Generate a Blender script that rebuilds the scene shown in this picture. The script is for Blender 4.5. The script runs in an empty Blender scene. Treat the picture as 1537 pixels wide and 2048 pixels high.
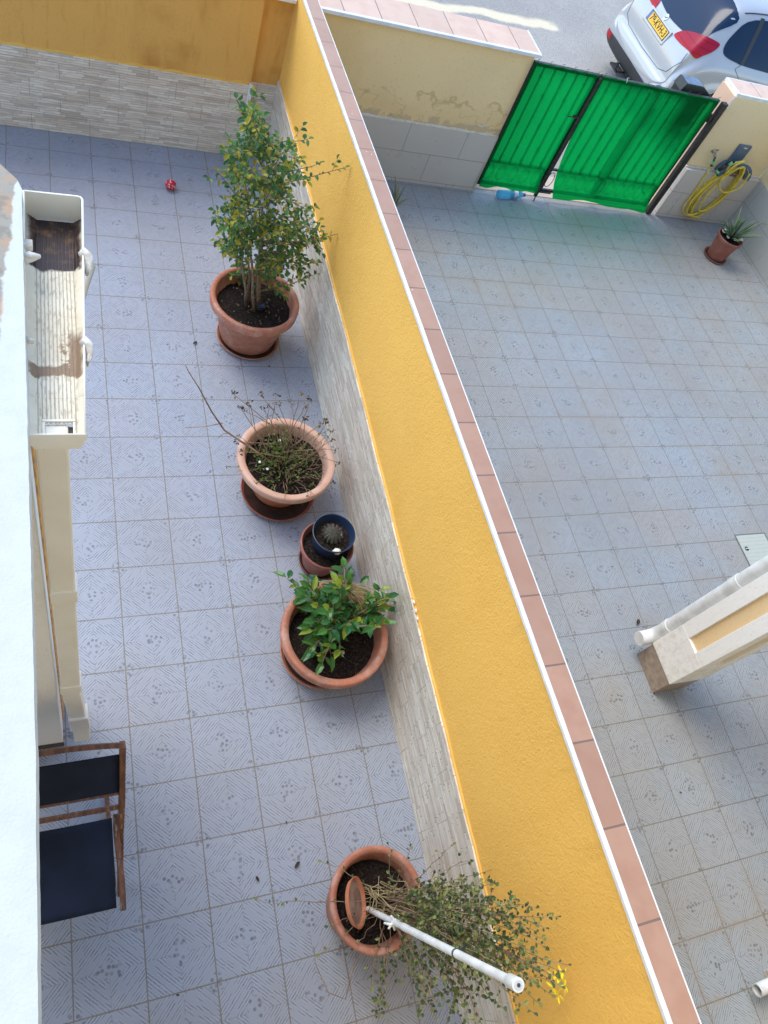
import bpy, bmesh, math, random
from mathutils import Vector, Matrix
from mathutils.bvhtree import BVHTree
random.seed(7)
SC = bpy.context.scene
# ------------------------------------------------------------ camera, sky, sun, exposure
CP = Vector((-0.23836, 0.10941, 4.53215))
RR = Matrix(((0.924688, -0.224975, 0.307145), (0.036051, 0.854851, 0.517619), (-0.379014, -0.467564, 0.798581)))
FP, PX, PY = 1525.8, 774.97, 988.96
cam = bpy.data.cameras.new("camera"); camo = bpy.data.objects.new("camera", cam); SC.collection.objects.link(camo)
camo.matrix_world = Matrix.Translation(CP) @ RR.transposed().to_4x4()
cam.sensor_fit = 'AUTO'; cam.sensor_width = 36; cam.lens = 36 * FP / 2048
cam.shift_x = (768.5 - PX) / 2048; cam.shift_y = (PY - 1024) / 2048
cam.clip_start = 0.05; cam.clip_end = 500
SC.camera = camo
W = bpy.data.worlds.new("World"); SC.world = W; W.use_nodes = True
wn = W.node_tree; bg = wn.nodes['Background']
sky = wn.nodes.new('ShaderNodeTexSky'); sky.sky_type = 'NISHITA'; sky.sun_disc = False
SUN_EL, SUN_AZ = math.radians(56), math.radians(-38)      # azimuth from +Y, clockwise
sky.sun_elevation = SUN_EL; sky.sun_rotation = SUN_AZ; sky.air_density = 1.2; sky.dust_density = 0.8; sky.ozone_density = 1.6
wn.links.new(sky.outputs[0], bg.inputs[0]); bg.inputs[1].default_value = 0.15
sl = bpy.data.lights.new("sun", 'SUN'); sl.energy = 0.9; sl.angle = math.radians(32); sl.color = (1.0, 0.93, 0.80)
so = bpy.data.objects.new("sun", sl); SC.collection.objects.link(so)
sd = Vector((math.sin(SUN_AZ) * math.cos(SUN_EL), math.cos(SUN_AZ) * math.cos(SUN_EL), math.sin(SUN_EL)))
so.rotation_euler = (-sd).to_track_quat('-Z', 'Y').to_euler(); so.location = sd * 20
SC.view_settings.view_transform = 'Standard'; SC.view_settings.look = 'None'; SC.view_settings.gamma = 1
SC.view_settings.exposure = 1.22

def at(ax, v, x, y):
    """world point on the plane coord[ax]=v seen at a photo pixel"""
    d = RR.transposed() @ Vector(((x - PX) / FP, -(y - PY) / FP, -1))
    return CP + d * ((v - CP[ax]) / d[ax])
T = 0.33

# ------------------------------------------------------------ node helper
class N:
    def __init__(s, t, o): s.t, s.o = t, o
    def _m(s, op, *a, clamp=False):
        n = s.t.nodes.new('ShaderNodeMath'); n.operation = op; n.use_clamp = clamp
        for i, v in enumerate((s,) + a):
            if isinstance(v, N): s.t.links.new(v.o, n.inputs[i])
            else: n.inputs[i].default_value = v
        return N(s.t, n.outputs[0])
    def __add__(s, b): return s._m('ADD', b)
    def __radd__(s, b): return s._m('ADD', b)
    def __sub__(s, b): return s._m('SUBTRACT', b)
    def __rsub__(s, b): return (s * -1) + b
    def __mul__(s, b): return s._m('MULTIPLY', b)
    def __rmul__(s, b): return s._m('MULTIPLY', b)
    def __truediv__(s, b): return s._m('DIVIDE', b)
    def floor(s): return s._m('FLOOR')
    def fract(s): return s._m('FRACT')
    def abs(s): return s._m('ABSOLUTE')
    def sqrt(s): return s._m('SQRT')
    def min(s, b): return s._m('MINIMUM', b)
    def max(s, b): return s._m('MAXIMUM', b)
    def gt(s, b): return s._m('GREATER_THAN', b)
    def lt(s, b): return s._m('LESS_THAN', b)
    def mod2(s): return (s * 0.5).fract() * 2
    def step(s, lo, hi):          # 0 below lo, 1 above hi
        n = s.t.nodes.new('ShaderNodeMapRange'); n.interpolation_type = 'SMOOTHSTEP'
        s.t.links.new(s.o, n.inputs[0]); n.inputs[1].default_value = lo; n.inputs[2].default_value = hi
        if lo > hi: n.inputs[1].default_value = hi; n.inputs[2].default_value = lo; n.inputs[3].default_value = 1; n.inputs[4].default_value = 0
        return N(s.t, n.outputs[0])
class M:
    """material under construction"""
    def __init__(s, name, rough=0.8, spec=0.5):
        s.m = bpy.data.materials.new(name); s.m.use_nodes = True; s.t = s.m.node_tree
        s.b = s.t.nodes['Principled BSDF']; s.b.inputs['Roughness'].default_value = rough
        s.b.inputs['Specular IOR Level'].default_value = spec
        g = s.t.nodes.new('ShaderNodeNewGeometry'); s.pos = g.outputs['Position']; s.geo = g
        sp = s.t.nodes.new('ShaderNodeSeparateXYZ'); s.t.links.new(s.pos, sp.inputs[0])
        s.x, s.y, s.z = [N(s.t, sp.outputs[i]) for i in range(3)]
    def vec(s, a, b, c=0.0):
        n = s.t.nodes.new('ShaderNodeCombineXYZ')
        for i, v in enumerate((a, b, c)):
            if isinstance(v, N): s.t.links.new(v.o, n.inputs[i])
            else: n.inputs[i].default_value = v
        return n.outputs[0]
    def noise(s, scale, detail=3, vec=None, rough=0.55):
        n = s.t.nodes.new('ShaderNodeTexNoise'); s.t.links.new(vec or s.pos, n.inputs['Vector'])
        n.inputs['Scale'].default_value = scale; n.inputs['Detail'].default_value = detail; n.inputs['Roughness'].default_value = rough
        return N(s.t, n.outputs['Fac'])
    def white(s, a, b=0.0, c=0.0):
        n = s.t.nodes.new('ShaderNodeTexWhiteNoise'); s.t.links.new(s.vec(a, b, c), n.inputs['Vector'])
        return N(s.t, n.outputs['Value'])
    def voro(s, scale, vec=None, feature='F1', dim='3D'):
        n = s.t.nodes.new('ShaderNodeTexVoronoi'); n.feature = feature; n.voronoi_dimensions = dim; s.t.links.new(vec or s.pos, n.inputs['Vector'])
        n.inputs['Scale'].default_value = scale
        sep = s.t.nodes.new('ShaderNodeSeparateColor')
        if feature == 'F1': s.t.links.new(n.outputs['Color'], sep.inputs[0])
        return N(s.t, n.outputs['Distance']), N(s.t, sep.outputs[0])
    def rnd(s): return N(s.t, s.geo.outputs['Random Per Island'])
    def mix(s, f, a, b):
        n = s.t.nodes.new('ShaderNodeMix'); n.data_type = 'RGBA'
        if isinstance(f, N): s.t.links.new(f.o, n.inputs[0])
        else: n.inputs[0].default_value = f
        for i, v in ((6, a), (7, b)):
            if isinstance(v, (tuple, list)): n.inputs[i].default_value = tuple(v)[:3] + (1,)
            else: s.t.links.new(v, n.inputs[i])
        return n.outputs[2]
    def color(s, c):
        if isinstance(c, (tuple, list)): s.b.inputs['Base Color'].default_value = tuple(c)[:3] + (1,)
        else: s.t.links.new(c, s.b.inputs['Base Color'])
    def bump(s, h, strength=0.3, dist=0.01):
        n = s.t.nodes.new('ShaderNodeBump'); n.inputs['Strength'].default_value = strength; n.inputs['Distance'].default_value = dist
        s.t.links.new(h.o, n.inputs['Height']); s.t.links.new(n.outputs[0], s.b.inputs['Normal'])
    def rough(s, n): s.t.links.new(n.o, s.b.inputs['Roughness'])

def simple(name, c1, c2=None, rough=0.6, ns=8, bs=0, bstr=0.2, bd=0.003, metal=0, coat=0, spec=0.5):
    m = M(name, rough, spec)
    if c2: m.color(m.mix(m.noise(ns, 4).step(0.35, 0.65), c1, c2))
    else: m.color(c1)
    if bs: m.bump(m.noise(bs, 3), bstr, bd)
    m.b.inputs['Metallic'].default_value = metal; m.b.inputs['Coat Weight'].default_value = coat
    return m.m

def floor_mat(name, ox, oy, base, warm, dirt, rough=0.42):
    m = M(name, rough, 0.5)
    gx = (m.x - ox) / T; gy = (m.y - oy) / T
    ix, iy = gx.floor(), gy.floor(); u, v = gx.fract(), gy.fract()
    par = (ix + iy).mod2().gt(0.5)
    fl = m.white(ix, iy, 3.7).gt(0.5) * 2 - 1
    cu0 = u - 0.5; cv0 = v - 0.5
    cu = (cu0 * par + cv0 * (1 - par)) * fl; cv = (cv0 * par - cu0 * (1 - par)) * fl
    a = cu0.abs() + cv0.abs(); b = cu0.abs() - cv0.abs()
    q = cu0.gt(0) + cv0.gt(0) * 2 + ix * 4 + iy * 37
    wob = m.noise(30, 1) * 0.034 + m.noise(3, 1) * 0.03
    s = (a + wob) * 17.5; si = s.floor(); sf = s.fract()
    prof = (sf - 0.5).abs().step(0.30, 0.10)
    d = b * 5.2 + m.white(si, q, 1.3) * 9; dc = d.floor(); df = d.fract()
    r1 = m.white(dc, si, q)
    pres = r1.gt(0.34) * ((df - 0.5).abs().step(0.49, 0.40)) * (0.35 + r1 * 0.75)
    patch = m.noise(7.5, 1, m.vec(gx, gy, 2.0)).step(0.30, 0.55)
    # pebble cluster near the middle, broken up, and at every other corner
    pv, pc = m.voro(42, dim='2D')
    cr = ((cu * 1.0 + cv * 0.25) * (cu * 1.0 + cv * 0.25) + cv * cv * 2.6 + 0.0001).sqrt() + (m.noise(16, 1) - 0.5) * 0.16
    cen = cr.step(0.20, 0.17)
    du = u.min(1 - u); dv = v.min(1 - v)
    vx = (gx + 0.5).floor(); vy = (gy + 0.5).floor()
    cor = ((du * du + dv * dv).sqrt() + (m.noise(18, 1) - 0.5) * 0.10).step(0.15, 0.12) * ((vx + vy).mod2().gt(0.5) + m.white(vx, vy, 8.0).gt(0.75)).min(1.0)
    pebm = (cen + cor).min(1.0)
    peb = pv.step(0.45, 0.34) * pebm * pc.gt(0.22)
    calm = 1 - (cen + cr.step(0.24, 0.17) * 0.8).min(1.0)
    calm = calm * (1 - cor)
    strokes = prof * pres * calm * (0.35 + patch * 0.75)
    seam = (cu0.abs().min(cv0.abs())).step(0.009, 0.004) * calm * m.noise(30, 1).step(0.42, 0.55) * 0.6
    rim = du.min(dv)
    grout = rim.step(0.0125, 0.0075)
    gvar = m.white(ix, iy, 0.5)
    blot = m.noise(1.1, 3).step(0.3, 0.7)
    c = m.mix(blot, base, warm)
    c = m.mix(gvar * 0.28, c, tuple(k * 0.80 for k in base))
    c = m.mix(m.noise(60, 2).step(0.3, 0.7) * 0.12, c, tuple(k * 0.72 for k in base))
    c = m.mix(((sf - 0.5).abs().step(0.30, 0.46)) * calm * pres * 0.45, c, tuple(min(1, k * 1.55) for k in base))
    c = m.mix((strokes * 0.60).min(0.7), c, tuple(k * 0.42 for k in warm))
    c = m.mix(seam, c, tuple(k * 0.6 for k in base))
    c = m.mix(peb * (0.15 + pc * 0.6), c, tuple(k * 0.30 for k in warm))
    ring = pv.step(0.32, 0.40) * pv.step(0.52, 0.44) * pebm
    c = m.mix(ring * 0.35, c, tuple(min(1, k * 1.2) for k in base))
    c = m.mix(grout * (0.55 + m.noise(6, 3) * 0.7).min(1.0), c, (0.185, 0.165, 0.125))
    c = m.mix(m.noise(0.6, 5).step(0.42, 0.7) * 0.26, c, (0.22, 0.205, 0.185))
    c = m.mix(m.noise(170, 2).step(0.62, 0.72) * 0.25, c, tuple(k * 0.6 for k in warm))
    if dirt:
        dm = (m.noise(0.9, 4).step(0.52, 0.68) * rim.step(0.14, 0.0) + m.noise(2.2, 4).step(0.62, 0.75) * 0.6) * m.noise(45, 3).step(0.35, 0.65)
        c = m.mix(dm * dirt * 0.65, c, (0.29, 0.225, 0.155))
    # browner where the floor meets the street walls
    gr = (m.y + m.noise(5, 3) * 0.35).step(6.45, 6.75)
    c = m.mix(gr * 0.35 * m.noise(30, 3), c, (0.22, 0.17, 0.12))
    m.color(c)
    m.bump(1 - (strokes * 0.7 + grout * 1.0 + peb * 0.6 + seam * 0.5), 0.35, 0.003)
    m.rough(m.noise(3, 2) * 0.25 + (rough - 0.12) + strokes * 0.2)
    return m.m

def stone_mat(name, axis, tint=1.0):
    m = M(name, 0.38, 0.5)
    s = m.x if axis == 'x' else m.y
    zz = m.z + (m.noise(9, 2) - 0.5) * 0.012
    r = zz / 0.0215; ri = r.floor(); rf = r.fract()
    c0 = s / 0.17 + m.white(ri, 2.2) * 5 ; ci = c0.floor(); cf = c0.fract()
    w = m.white(ri, ci, 5.0); w2 = m.white(ri, ci, 9.0)
    col = m.mix(w, (0.76, 0.64, 0.50), (0.96, 0.89, 0.76))
    col = m.mix(w2.gt(0.84) * 0.5, col, (0.52, 0.43, 0.34))
    st = m.noise(1.0, 4, m.vec(s * 9, m.z * 90, 0.0))
    col = m.mix(st.step(0.4, 0.7) * 0.45, col, (0.42, 0.37, 0.31))
    col = m.mix(m.noise(4, 3).step(0.5, 0.75) * 0.25, col, (0.45, 0.38, 0.30))
    edge = ((rf - 0.5).abs().step(0.38, 0.48) + (cf - 0.5).abs().step(0.475, 0.495) * 0.8).min(1.0)
    col = m.mix(edge * 0.42, col, (0.30, 0.25, 0.19))
    t1 = ((s / 0.46 + (m.z / 0.155).floor() * 0.5).fract() - 0.5).abs().step(0.492, 0.497)
    t2 = ((m.z / 0.155).fract() - 0.5).abs().step(0.48, 0.492)
    col = m.mix((t1 + t2).min(1.0) * 0.55, col, (0.30, 0.25, 0.20))
    m.color(col)
    m.bump(w * 0.8 + st * 0.5 - edge * 0.9 + rf * 0.6, 0.75, 0.006)
    m.rough(w2 * 0.25 + 0.25)
    return m.m

def stucco(name, c, dark, stain=0.3, bstr=0.55, bscale=150, mode=None):
    m = M(name, 0.85, 0.3)
    col = m.mix(m.noise(1.3, 4).step(0.35, 0.7) * 0.35, c, tuple(k * 0.88 for k in c))
    n = m.noise(bscale, 3)
    col = m.mix(n.step(0.42, 0.3) * 0.30, col, tuple(k * 0.6 for k in c))
    if mode == 'post':
        d_ = (m.z + (m.noise(9, 4) - .5) * .5).step(.75, .2) * m.noise(20, 4).step(.4, .65); col = m.mix(d_ * .35, col, dark)
        col = m.mix(m.noise(14, 4, m.vec(m.x * 3, m.y * 3, m.z * .4)).step(.55, .7) * .2, col, dark)
    if mode == 'old':       # blotchy, with dark damp patches
        s1 = m.noise(2.3, 5).step(0.52, 0.74); s2 = m.noise(1.1, 5, m.vec(m.x * 3, m.y, m.z * 1.2)).step(0.5, 0.72)
        col = m.mix((s1 * 0.5 + s2 * 0.5) * stain, col, dark)
        dr = m.noise(3.0, 3, m.vec(m.x * 6, 0.0, m.z * 0.8)).step(0.55, 0.75)
        col = m.mix(dr * 0.3, col, dark)
    if mode == 'damp':      # ring stains rising from the dado
        nn = m.noise(2.6, 4); hgt = m.z + (m.noise(3.5, 4) - 0.5) * 0.5
        ring = (hgt - 0.86).abs().step(0.022, 0.0) * m.noise(5, 2).step(0.4, 0.55)
        ring2 = ((nn - 0.5).abs()).step(0.014, 0.0) * m.z.step(0.98, 0.78)
        wash = hgt.step(0.95, 0.66)
        col = m.mix(wash * 0.30, col, dark)
        col = m.mix((ring + ring2 * 0.7).min(1.0) * 0.55, col, tuple(k * 0.72 for k in dark))
        corner = (m.x + (m.noise(7, 4) - 0.5) * 0.35).step(2.35, 2.05)
        col = m.mix(corner * 0.4, col, dark)
        crust = (m.z + (m.noise(8, 4) - 0.5) * 0.09).step(0.70, 0.665) * m.noise(12, 3).step(0.4, 0.5)
        col = m.mix(crust * 0.6, col, (0.47, 0.39, 0.27))
        fl = ((m.z + (m.noise(6, 4) - 0.5) * 0.14) - 0.70).abs().step(0.012, 0.003) * m.noise(2.2, 2).step(0.5, 0.55)
        col = m.mix(fl * 0.8, col, (0.75, 0.73, 0.68))
    if mode == 'div':
        f = (m.noise(1.7, 5).step(0.42, 0.75) * 0.35 + m.noise(1.0, 4, m.vec(0.0, m.y * 5, m.z * 0.7)).step(0.5, 0.75) * 0.25)
        gr_ = m.z.step(1.0, 0.72) * m.noise(7, 4).step(0.4, 0.7) * 0.35; f = (f + gr_).min(1.0)
        col = m.mix(f, col, dark)
        ck = (m.noise(1.4, 6, rough=.65) - 0.5).abs().step(0.0035, 0.0) * m.noise(0.8, 2).step(0.5, 0.6)
        col = m.mix(ck * 0.5, col, tuple(k * 0.6 for k in dark))
        dd = m.z.step(1.45, 1.8) * m.noise(1.0, 4, m.vec(0.0, m.y * 11, m.z * 0.5)).step(0.52, 0.72)
        col = m.mix(dd * 0.30, col, tuple(k * 0.75 for k in dark))
        sc = (((m.y - m.z * 1.6) * 1.0 - 0.42).abs().step(0.006, 0.0) + ((m.y - m.z * 1.3) - 1.05).abs().step(0.005, 0.0)) * m.z.step(1.0, 1.1) * m.z.step(1.5, 1.4)
        col = m.mix(sc.min(1.0) * 0.4, col, tuple(min(1, k * 1.25) for k in c))
    m.color(col)
    m.bump(m.noise(bscale, 4) + m.noise(bscale * 0.3, 2) * 0.6, bstr, 0.006)
    return m.m

def tile_plain(name, c, joint, axis, du, dz, ox=0.0, oz=0.0, rough=0.3, stag=0.5, jw=0.004):
    m = M(name, rough, 0.5)
    s = m.x if axis == 'x' else m.y
    gz = (m.z - oz) / dz; row = gz.floor()
    gs = (s - ox) / du + row * stag
    k = m.white(gs.floor(), row, 1.0)
    col = m.mix(k, c, tuple(a * 0.93 for a in c))
    col = m.mix(m.noise(3, 4).step(0.35, 0.7) * 0.35, col, tuple(a * 0.88 for a in c))
    j = ((gs.fract() - 0.5).abs().step(0.5 - jw / du, 0.5 - jw * 0.4 / du) + (gz.fract() - 0.5).abs().step(0.5 - jw / dz, 0.5 - jw * 0.4 / dz)).min(1.0)
    col = m.mix(j, col, joint)
    m.color(col); m.bump(1 - j, 0.4, 0.002); m.rough(m.noise(6, 3) * 0.2 + rough - 0.1)
    return m.m

def coping_mat(name, c, axis, du, off, joint=(0.20, 0.13, 0.10)):
    m = M(name, 0.42, 0.5)
    s = m.x if axis == 'x' else m.y
    g = (s - off) / du
    k = m.white(g.floor(), 4.0)
    col = m.mix(k, c, tuple(a * 0.86 for a in c))
    col = m.mix(m.noise(9, 4).step(0.4, 0.7) * 0.45, col, (c[0] * 0.80, c[1] * 0.70, c[2] * 0.66))
    dots = m.voro(14)[0].step(0.07, 0.04) * m.noise(3, 1).step(0.52, 0.6)
    col = m.mix(dots, col, (0.75, 0.72, 0.68))
    j = (g.fract() - 0.5).abs().step(0.484, 0.490)
    col = m.mix(j, col, joint); m.color(col); m.bump(1 - j, 0.4, 0.002); m.rough(m.noise(5, 3) * 0.2 + 0.3)
    return m.m

# ------------------------------------------------------------ mesh builder
class MB:
    def __init__(s): s.v = []; s.f = []; s.mi = []; s.cur = 0
    def add(s, vs, fs):
        o = len(s.v); s.v += [Vector(p) for p in vs]; s.f += [tuple(i + o for i in f) for f in fs]; s.mi += [s.cur] * len(fs)
    def box(s, x0, x1, y0, y1, z0, z1, ch=0.0):
        if ch <= 0:
            s.add([(x, y, z) for z in (z0, z1) for y in (y0, y1) for x in (x0, x1)],
                  [(0, 2, 3, 1), (4, 5, 7, 6), (0, 1, 5, 4), (2, 6, 7, 3), (0, 4, 6, 2), (1, 3, 7, 5)]); return
        c = ch
        def ring(z, i): return [(x0 + i, y0 + c if i == 0 else y0 + i, z)]
        # chamfered box from a bmesh
        bm = bmesh.new(); bmesh.ops.create_cube(bm, size=1)
        for v in bm.verts: v.co = Vector(((x0 + x1) / 2 + v.co.x * (x1 - x0), (y0 + y1) / 2 + v.co.y * (y1 - y0), (z0 + z1) / 2 + v.co.z * (z1 - z0)))
        bmesh.ops.bevel(bm, geom=bm.edges[:], offset=c, segments=2, affect='EDGES', profile=0.5)
        s.bm(bm)
    def bm(s, bm, M4=None):
        bm.verts.ensure_lookup_table(); bm.verts.index_update()
        s.add([(M4 @ v.co if M4 else v.co) for v in bm.verts], [[v.index for v in f.verts] for f in bm.faces]); bm.free()
    def bar(s, a, b, w, h, up=(0, 0, 1), ch=0.0):
        a, b = Vector(a), Vector(b); d = (b - a); L = d.length; d.normalize(); up = Vector(up)
        r = d.cross(up)
        if r.length < 1e-4: r = d.cross(Vector((1, 0, 0)))
        r.normalize(); u = r.cross(d)
        bm = bmesh.new(); bmesh.ops.create_cube(bm, size=1)
        for v in bm.verts: v.co = Vector((v.co.x * w, v.co.y * L, v.co.z * h))
        if ch: bmesh.ops.bevel(bm, geom=bm.edges[:], offset=ch, segments=2, affect='EDGES', profile=0.5)
        m4 = Matrix((r, d, u)).transposed().to_4x4(); m4.translation = (a + b) / 2
        s.bm(bm, m4)
    def tube(s, pts, rad, n=10, cap=True, closed=False, open_end=False):
        pts = [Vector(p) for p in pts]; k = len(pts)
        rad = rad if isinstance(rad, (list, tuple)) else [rad] * k
        vs = []; fs = []; prev = None
        for i, p in enumerate(pts):
            if closed: t = pts[(i + 1) % k] - pts[i - 1]
            else: t = pts[min(i + 1, k - 1)] - pts[max(i - 1, 0)]
            if t.length < 1e-9: t = Vector((0, 0, 1))
            t.normalize()
            if prev is None:
                r = t.orthogonal().normalized()
            else:
                r = prev - t * prev.dot(t); r = r.normalized() if r.length > 1e-6 else t.orthogonal().normalized()
            prev = r; u = t.cross(r)
            for j in range(n):
                an = 2 * math.pi * j / n
                vs.append(p + (r * math.cos(an) + u * math.sin(an)) * rad[i])
        rng = k if closed else k - 1
        for i in range(rng):
            for j in range(n):
                a = i * n + j; b = i * n + (j + 1) % n; i2 = (i + 1) % k
                fs.append((a, b, i2 * n + (j + 1) % n, i2 * n + j))
        if cap and not closed:
            fs.append(tuple(range(n - 1, -1, -1))); fs.append(tuple(range((k - 1) * n, k * n)))
        s.add(vs, fs)
    def lathe(s, prof, c=(0, 0, 0), n=48, tilt=None, wob=0.0):
        c = Vector(c); vs = []; fs = []
        for i, (r, z) in enumerate(prof):
            for j in range(n):
                a = 2 * math.pi * j / n
                rr = max(r, 1e-5)
                p = Vector((rr * math.cos(a), rr * math.sin(a), z))
                if tilt: p = tilt @ p
                vs.append(c + p)
        for i in range(len(prof) - 1):
            for j in range(n): fs.append((i * n + j, i * n + (j + 1) % n, (i + 1) * n + (j + 1) % n, (i + 1) * n + j))
        s.add(vs, fs)
    def prism(s, poly, ax, a, b):
        """poly in the two other axes, extruded along axis ax from a to b"""
        def mk(p, t):
            q = list(p); q.insert(ax, t); return q
        n = len(poly); vs = [mk(p, a) for p in poly] + [mk(p, b) for p in poly]
        fs = [tuple(range(n)), tuple(range(2 * n - 1, n - 1, -1))] + [(i, i + n, (i + 1) % n + n, (i + 1) % n) for i in range(n)]
        s.add(vs, fs)
    def leaf(s, b, d, nrm, L, w, fold=0.25, droop=0.15):
        d = Vector(d).normalized(); nrm = Vector(nrm); r = d.cross(nrm)
        if r.length < 1e-3: r = d.orthogonal()
        r.normalize(); nrm = r.cross(d).normalized(); b = Vector(b)
        def P(t, x, h): return b + d * (L * t) + r * (w * x) + nrm * (h * w) - Vector((0, 0, droop * L * t * t))
        s.add([P(0, 0, 0), P(.3, -.42, fold), P(.3, 0, 0), P(.3, .42, fold), P(.68, -.38, fold), P(.68, 0, 0), P(.68, .38, fold), P(1, 0, 0.05)],
              [(0, 2, 1), (0, 3, 2), (1, 2, 5, 4), (2, 3, 6, 5), (4, 5, 7), (5, 6, 7)])
    def build(s, name, mats, parent=None, smooth=False, bevel=0.0, subs=0, auto=None, origin=None):
        root = Vector((0, 0, 0)); p = parent
        while p: root += p.location; p = p.parent
        me = bpy.data.meshes.new(name)
        if parent is None:
            if origin is None and s.v:
                xs = [v.x for v in s.v]; ys = [v.y for v in s.v]; zs = [v.z for v in s.v]
                origin = Vector(((min(xs) + max(xs)) / 2, (min(ys) + max(ys)) / 2, min(zs)))
            root = Vector(origin or (0, 0, 0))
        me.from_pydata([tuple(v - root) for v in s.v], [], s.f)
        if not isinstance(mats, (list, tuple)): mats = [mats]
        for m in mats: me.materials.append(m)
        for pl, mi in zip(me.polygons, s.mi): pl.material_index = mi; pl.use_smooth = smooth
        bm = bmesh.new(); bm.from_mesh(me)
        if parent is None or smooth or bevel:
            bmesh.ops.recalc_face_normals(bm, faces=bm.faces)
        bm.to_mesh(me); bm.free()
        if auto: 
            try: me.set_sharp_from_angle(angle=math.radians(auto))
            except Exception: pass
        o = bpy.data.objects.new(name, me); SC.collection.objects.link(o)
        if parent: o.parent = parent
        else: o.location = root
        if bevel:
            md = o.modifiers.new('bevel', 'BEVEL'); md.width = bevel; md.segments = 2; md.limit_method = 'ANGLE'; md.angle_limit = math.radians(40)
        if subs:
            md = o.modifiers.new('subd', 'SUBSURF'); md.levels = subs; md.render_levels = subs
        return o
def tag(o, label=None, cat=None, group=None, kind=None):
    if label: o['label'] = label
    if cat: o['category'] = cat
    if group: o['group'] = group
    if kind: o['kind'] = kind
    return o
def thing(name, label, cat, loc=(0, 0, 0), group=None):
    o = bpy.data.objects.new(name, None); o.empty_display_size = 0.1; SC.collection.objects.link(o); o.location = loc
    return tag(o, label, cat, group)

# ------------------------------------------------------------ materials
FL = floor_mat('patterned_floor_tile', 0.0, 0.0, (0.320, 0.362, 0.440), (0.328, 0.340, 0.382), 0.30)  # blue cast of the sky is put into these tile colours
FR = floor_mat('patterned_drive_tile', 3.091 % T, 4.169 % T, (0.325, 0.362, 0.388), (0.335, 0.318, 0.290), 0.75, 0.40)
ST_Y = stone_mat('split_stone_tile_side', 'y'); ST_X = stone_mat('split_stone_tile_back', 'x')
YEL = stucco('yellow_stucco', (0.90, 0.52, 0.115), (0.80, 0.43, 0.08), mode='div', bstr=0.8, bscale=105)
ORA = stucco('ochre_stucco', (0.78, 0.44, 0.115), (0.46, 0.20, 0.03), 0.9, 0.3, 60, mode='old')
PALE = stucco('pale_yellow_plaster', (0.88, 0.70, 0.39), (0.72, 0.50, 0.21), bstr=0.12, bscale=50, mode='damp')
PALE2 = stucco('pale_yellow_render', (0.87, 0.71, 0.42), (0.7, 0.52, 0.25), bstr=0.12, bscale=50)
COP = coping_mat('terracotta_coping', (0.45, 0.262, 0.178), 'y', 0.3285, 3.4771 % 0.3285)
COP2 = coping_mat('skylit_coping', (0.72, 0.50, 0.37), 'x', 0.336, 3.641 % 0.336)  # dividing wall's tile; its brighter sky sheen is put into this colour
PEACH = simple('peach_tile', (0.80, 0.52, 0.36), (0.76, 0.50, 0.38), 0.4, 5)
WTRIM = simple('white_trim', (0.82, 0.83, 0.82), (0.70, 0.71, 0.68), 0.4, 12)
GREYT = tile_plain('grey_wall_tile', (0.56, 0.54, 0.49), (0.27, 0.24, 0.2), 'x', 0.62, 0.307, 2.57 - 0.62 * 3, 0.0)
GREYT2 = tile_plain('grey_side_tile', (0.46, 0.475, 0.45), (0.25, 0.24, 0.2), 'y', 0.62, 0.307, 6.1, 0.0)
BEIGET = tile_plain('beige_wall_tile', (0.60, 0.56, 0.50), (0.3, 0.26, 0.22), 'x', 0.62, 0.307, 6.45, 0.0)
WHITEP = stucco('white_masonry_paint', (0.80, 0.81, 0.78), (0.6, 0.55, 0.45), bstr=0.35, bscale=90)
CREAMP = simple('cream_pvc', (0.93, 0.915, 0.83), (0.88, 0.85, 0.74), 0.35, 4)
BLACK = simple('black_gate_paint', (0.012, 0.012, 0.013), (0.03, 0.028, 0.025), 0.45, 30)
SOIL = None
def soil_mat():
    m = M('potting_soil', 0.95, 0.2)
    a = m.noise(70, 4); c = m.mix(a.step(0.4, 0.75), (0.012, 0.009, 0.008), (0.05, 0.036, 0.028))
    d = m.voro(90)[0].step(0.16, 0.10) * m.noise(20, 2).step(0.55, 0.65)
    m.color(m.mix(d, c, (0.30, 0.26, 0.2))); m.bump(a + m.noise(200, 2) * 0.5, 1.0, 0.01); return m.m
SOIL = soil_mat()
def terra(name, c, dust=0.5):
    m = M(name, 0.62, 0.4)
    col = m.mix(m.noise(5, 5).step(0.4, 0.75) * 0.5, c, tuple(k * 0.75 for k in c))
    col = m.mix((m.noise(13, 5).step(0.42, 0.75) * 0.8 + m.noise(50, 4).step(0.5, 0.75) * 0.4).min(1.0) * dust, col, (0.62, 0.47, 0.40))
    ns = m.voro(25)[0].step(0.07, 0.03) * m.noise(4, 1).step(0.55, 0.65)
    m.color(m.mix(ns, col, (0.7, 0.68, 0.62))); m.bump(m.noise(90, 2), 0.06, 0.002); return m.m
TC1 = terra('terracotta_plastic', (0.43, 0.165, 0.10)); TC2 = terra('sun_bleached_terracotta', (0.62, 0.37, 0.27), 0.6)
TC3 = terra('orange_terracotta', (0.56, 0.185, 0.085), 0.2); TC4 = terra('red_brown_plastic', (0.30, 0.10, 0.07), 0.2)
TCD = terra('dark_saucer_plastic', (0.16, 0.06, 0.045), 0.2)
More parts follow.
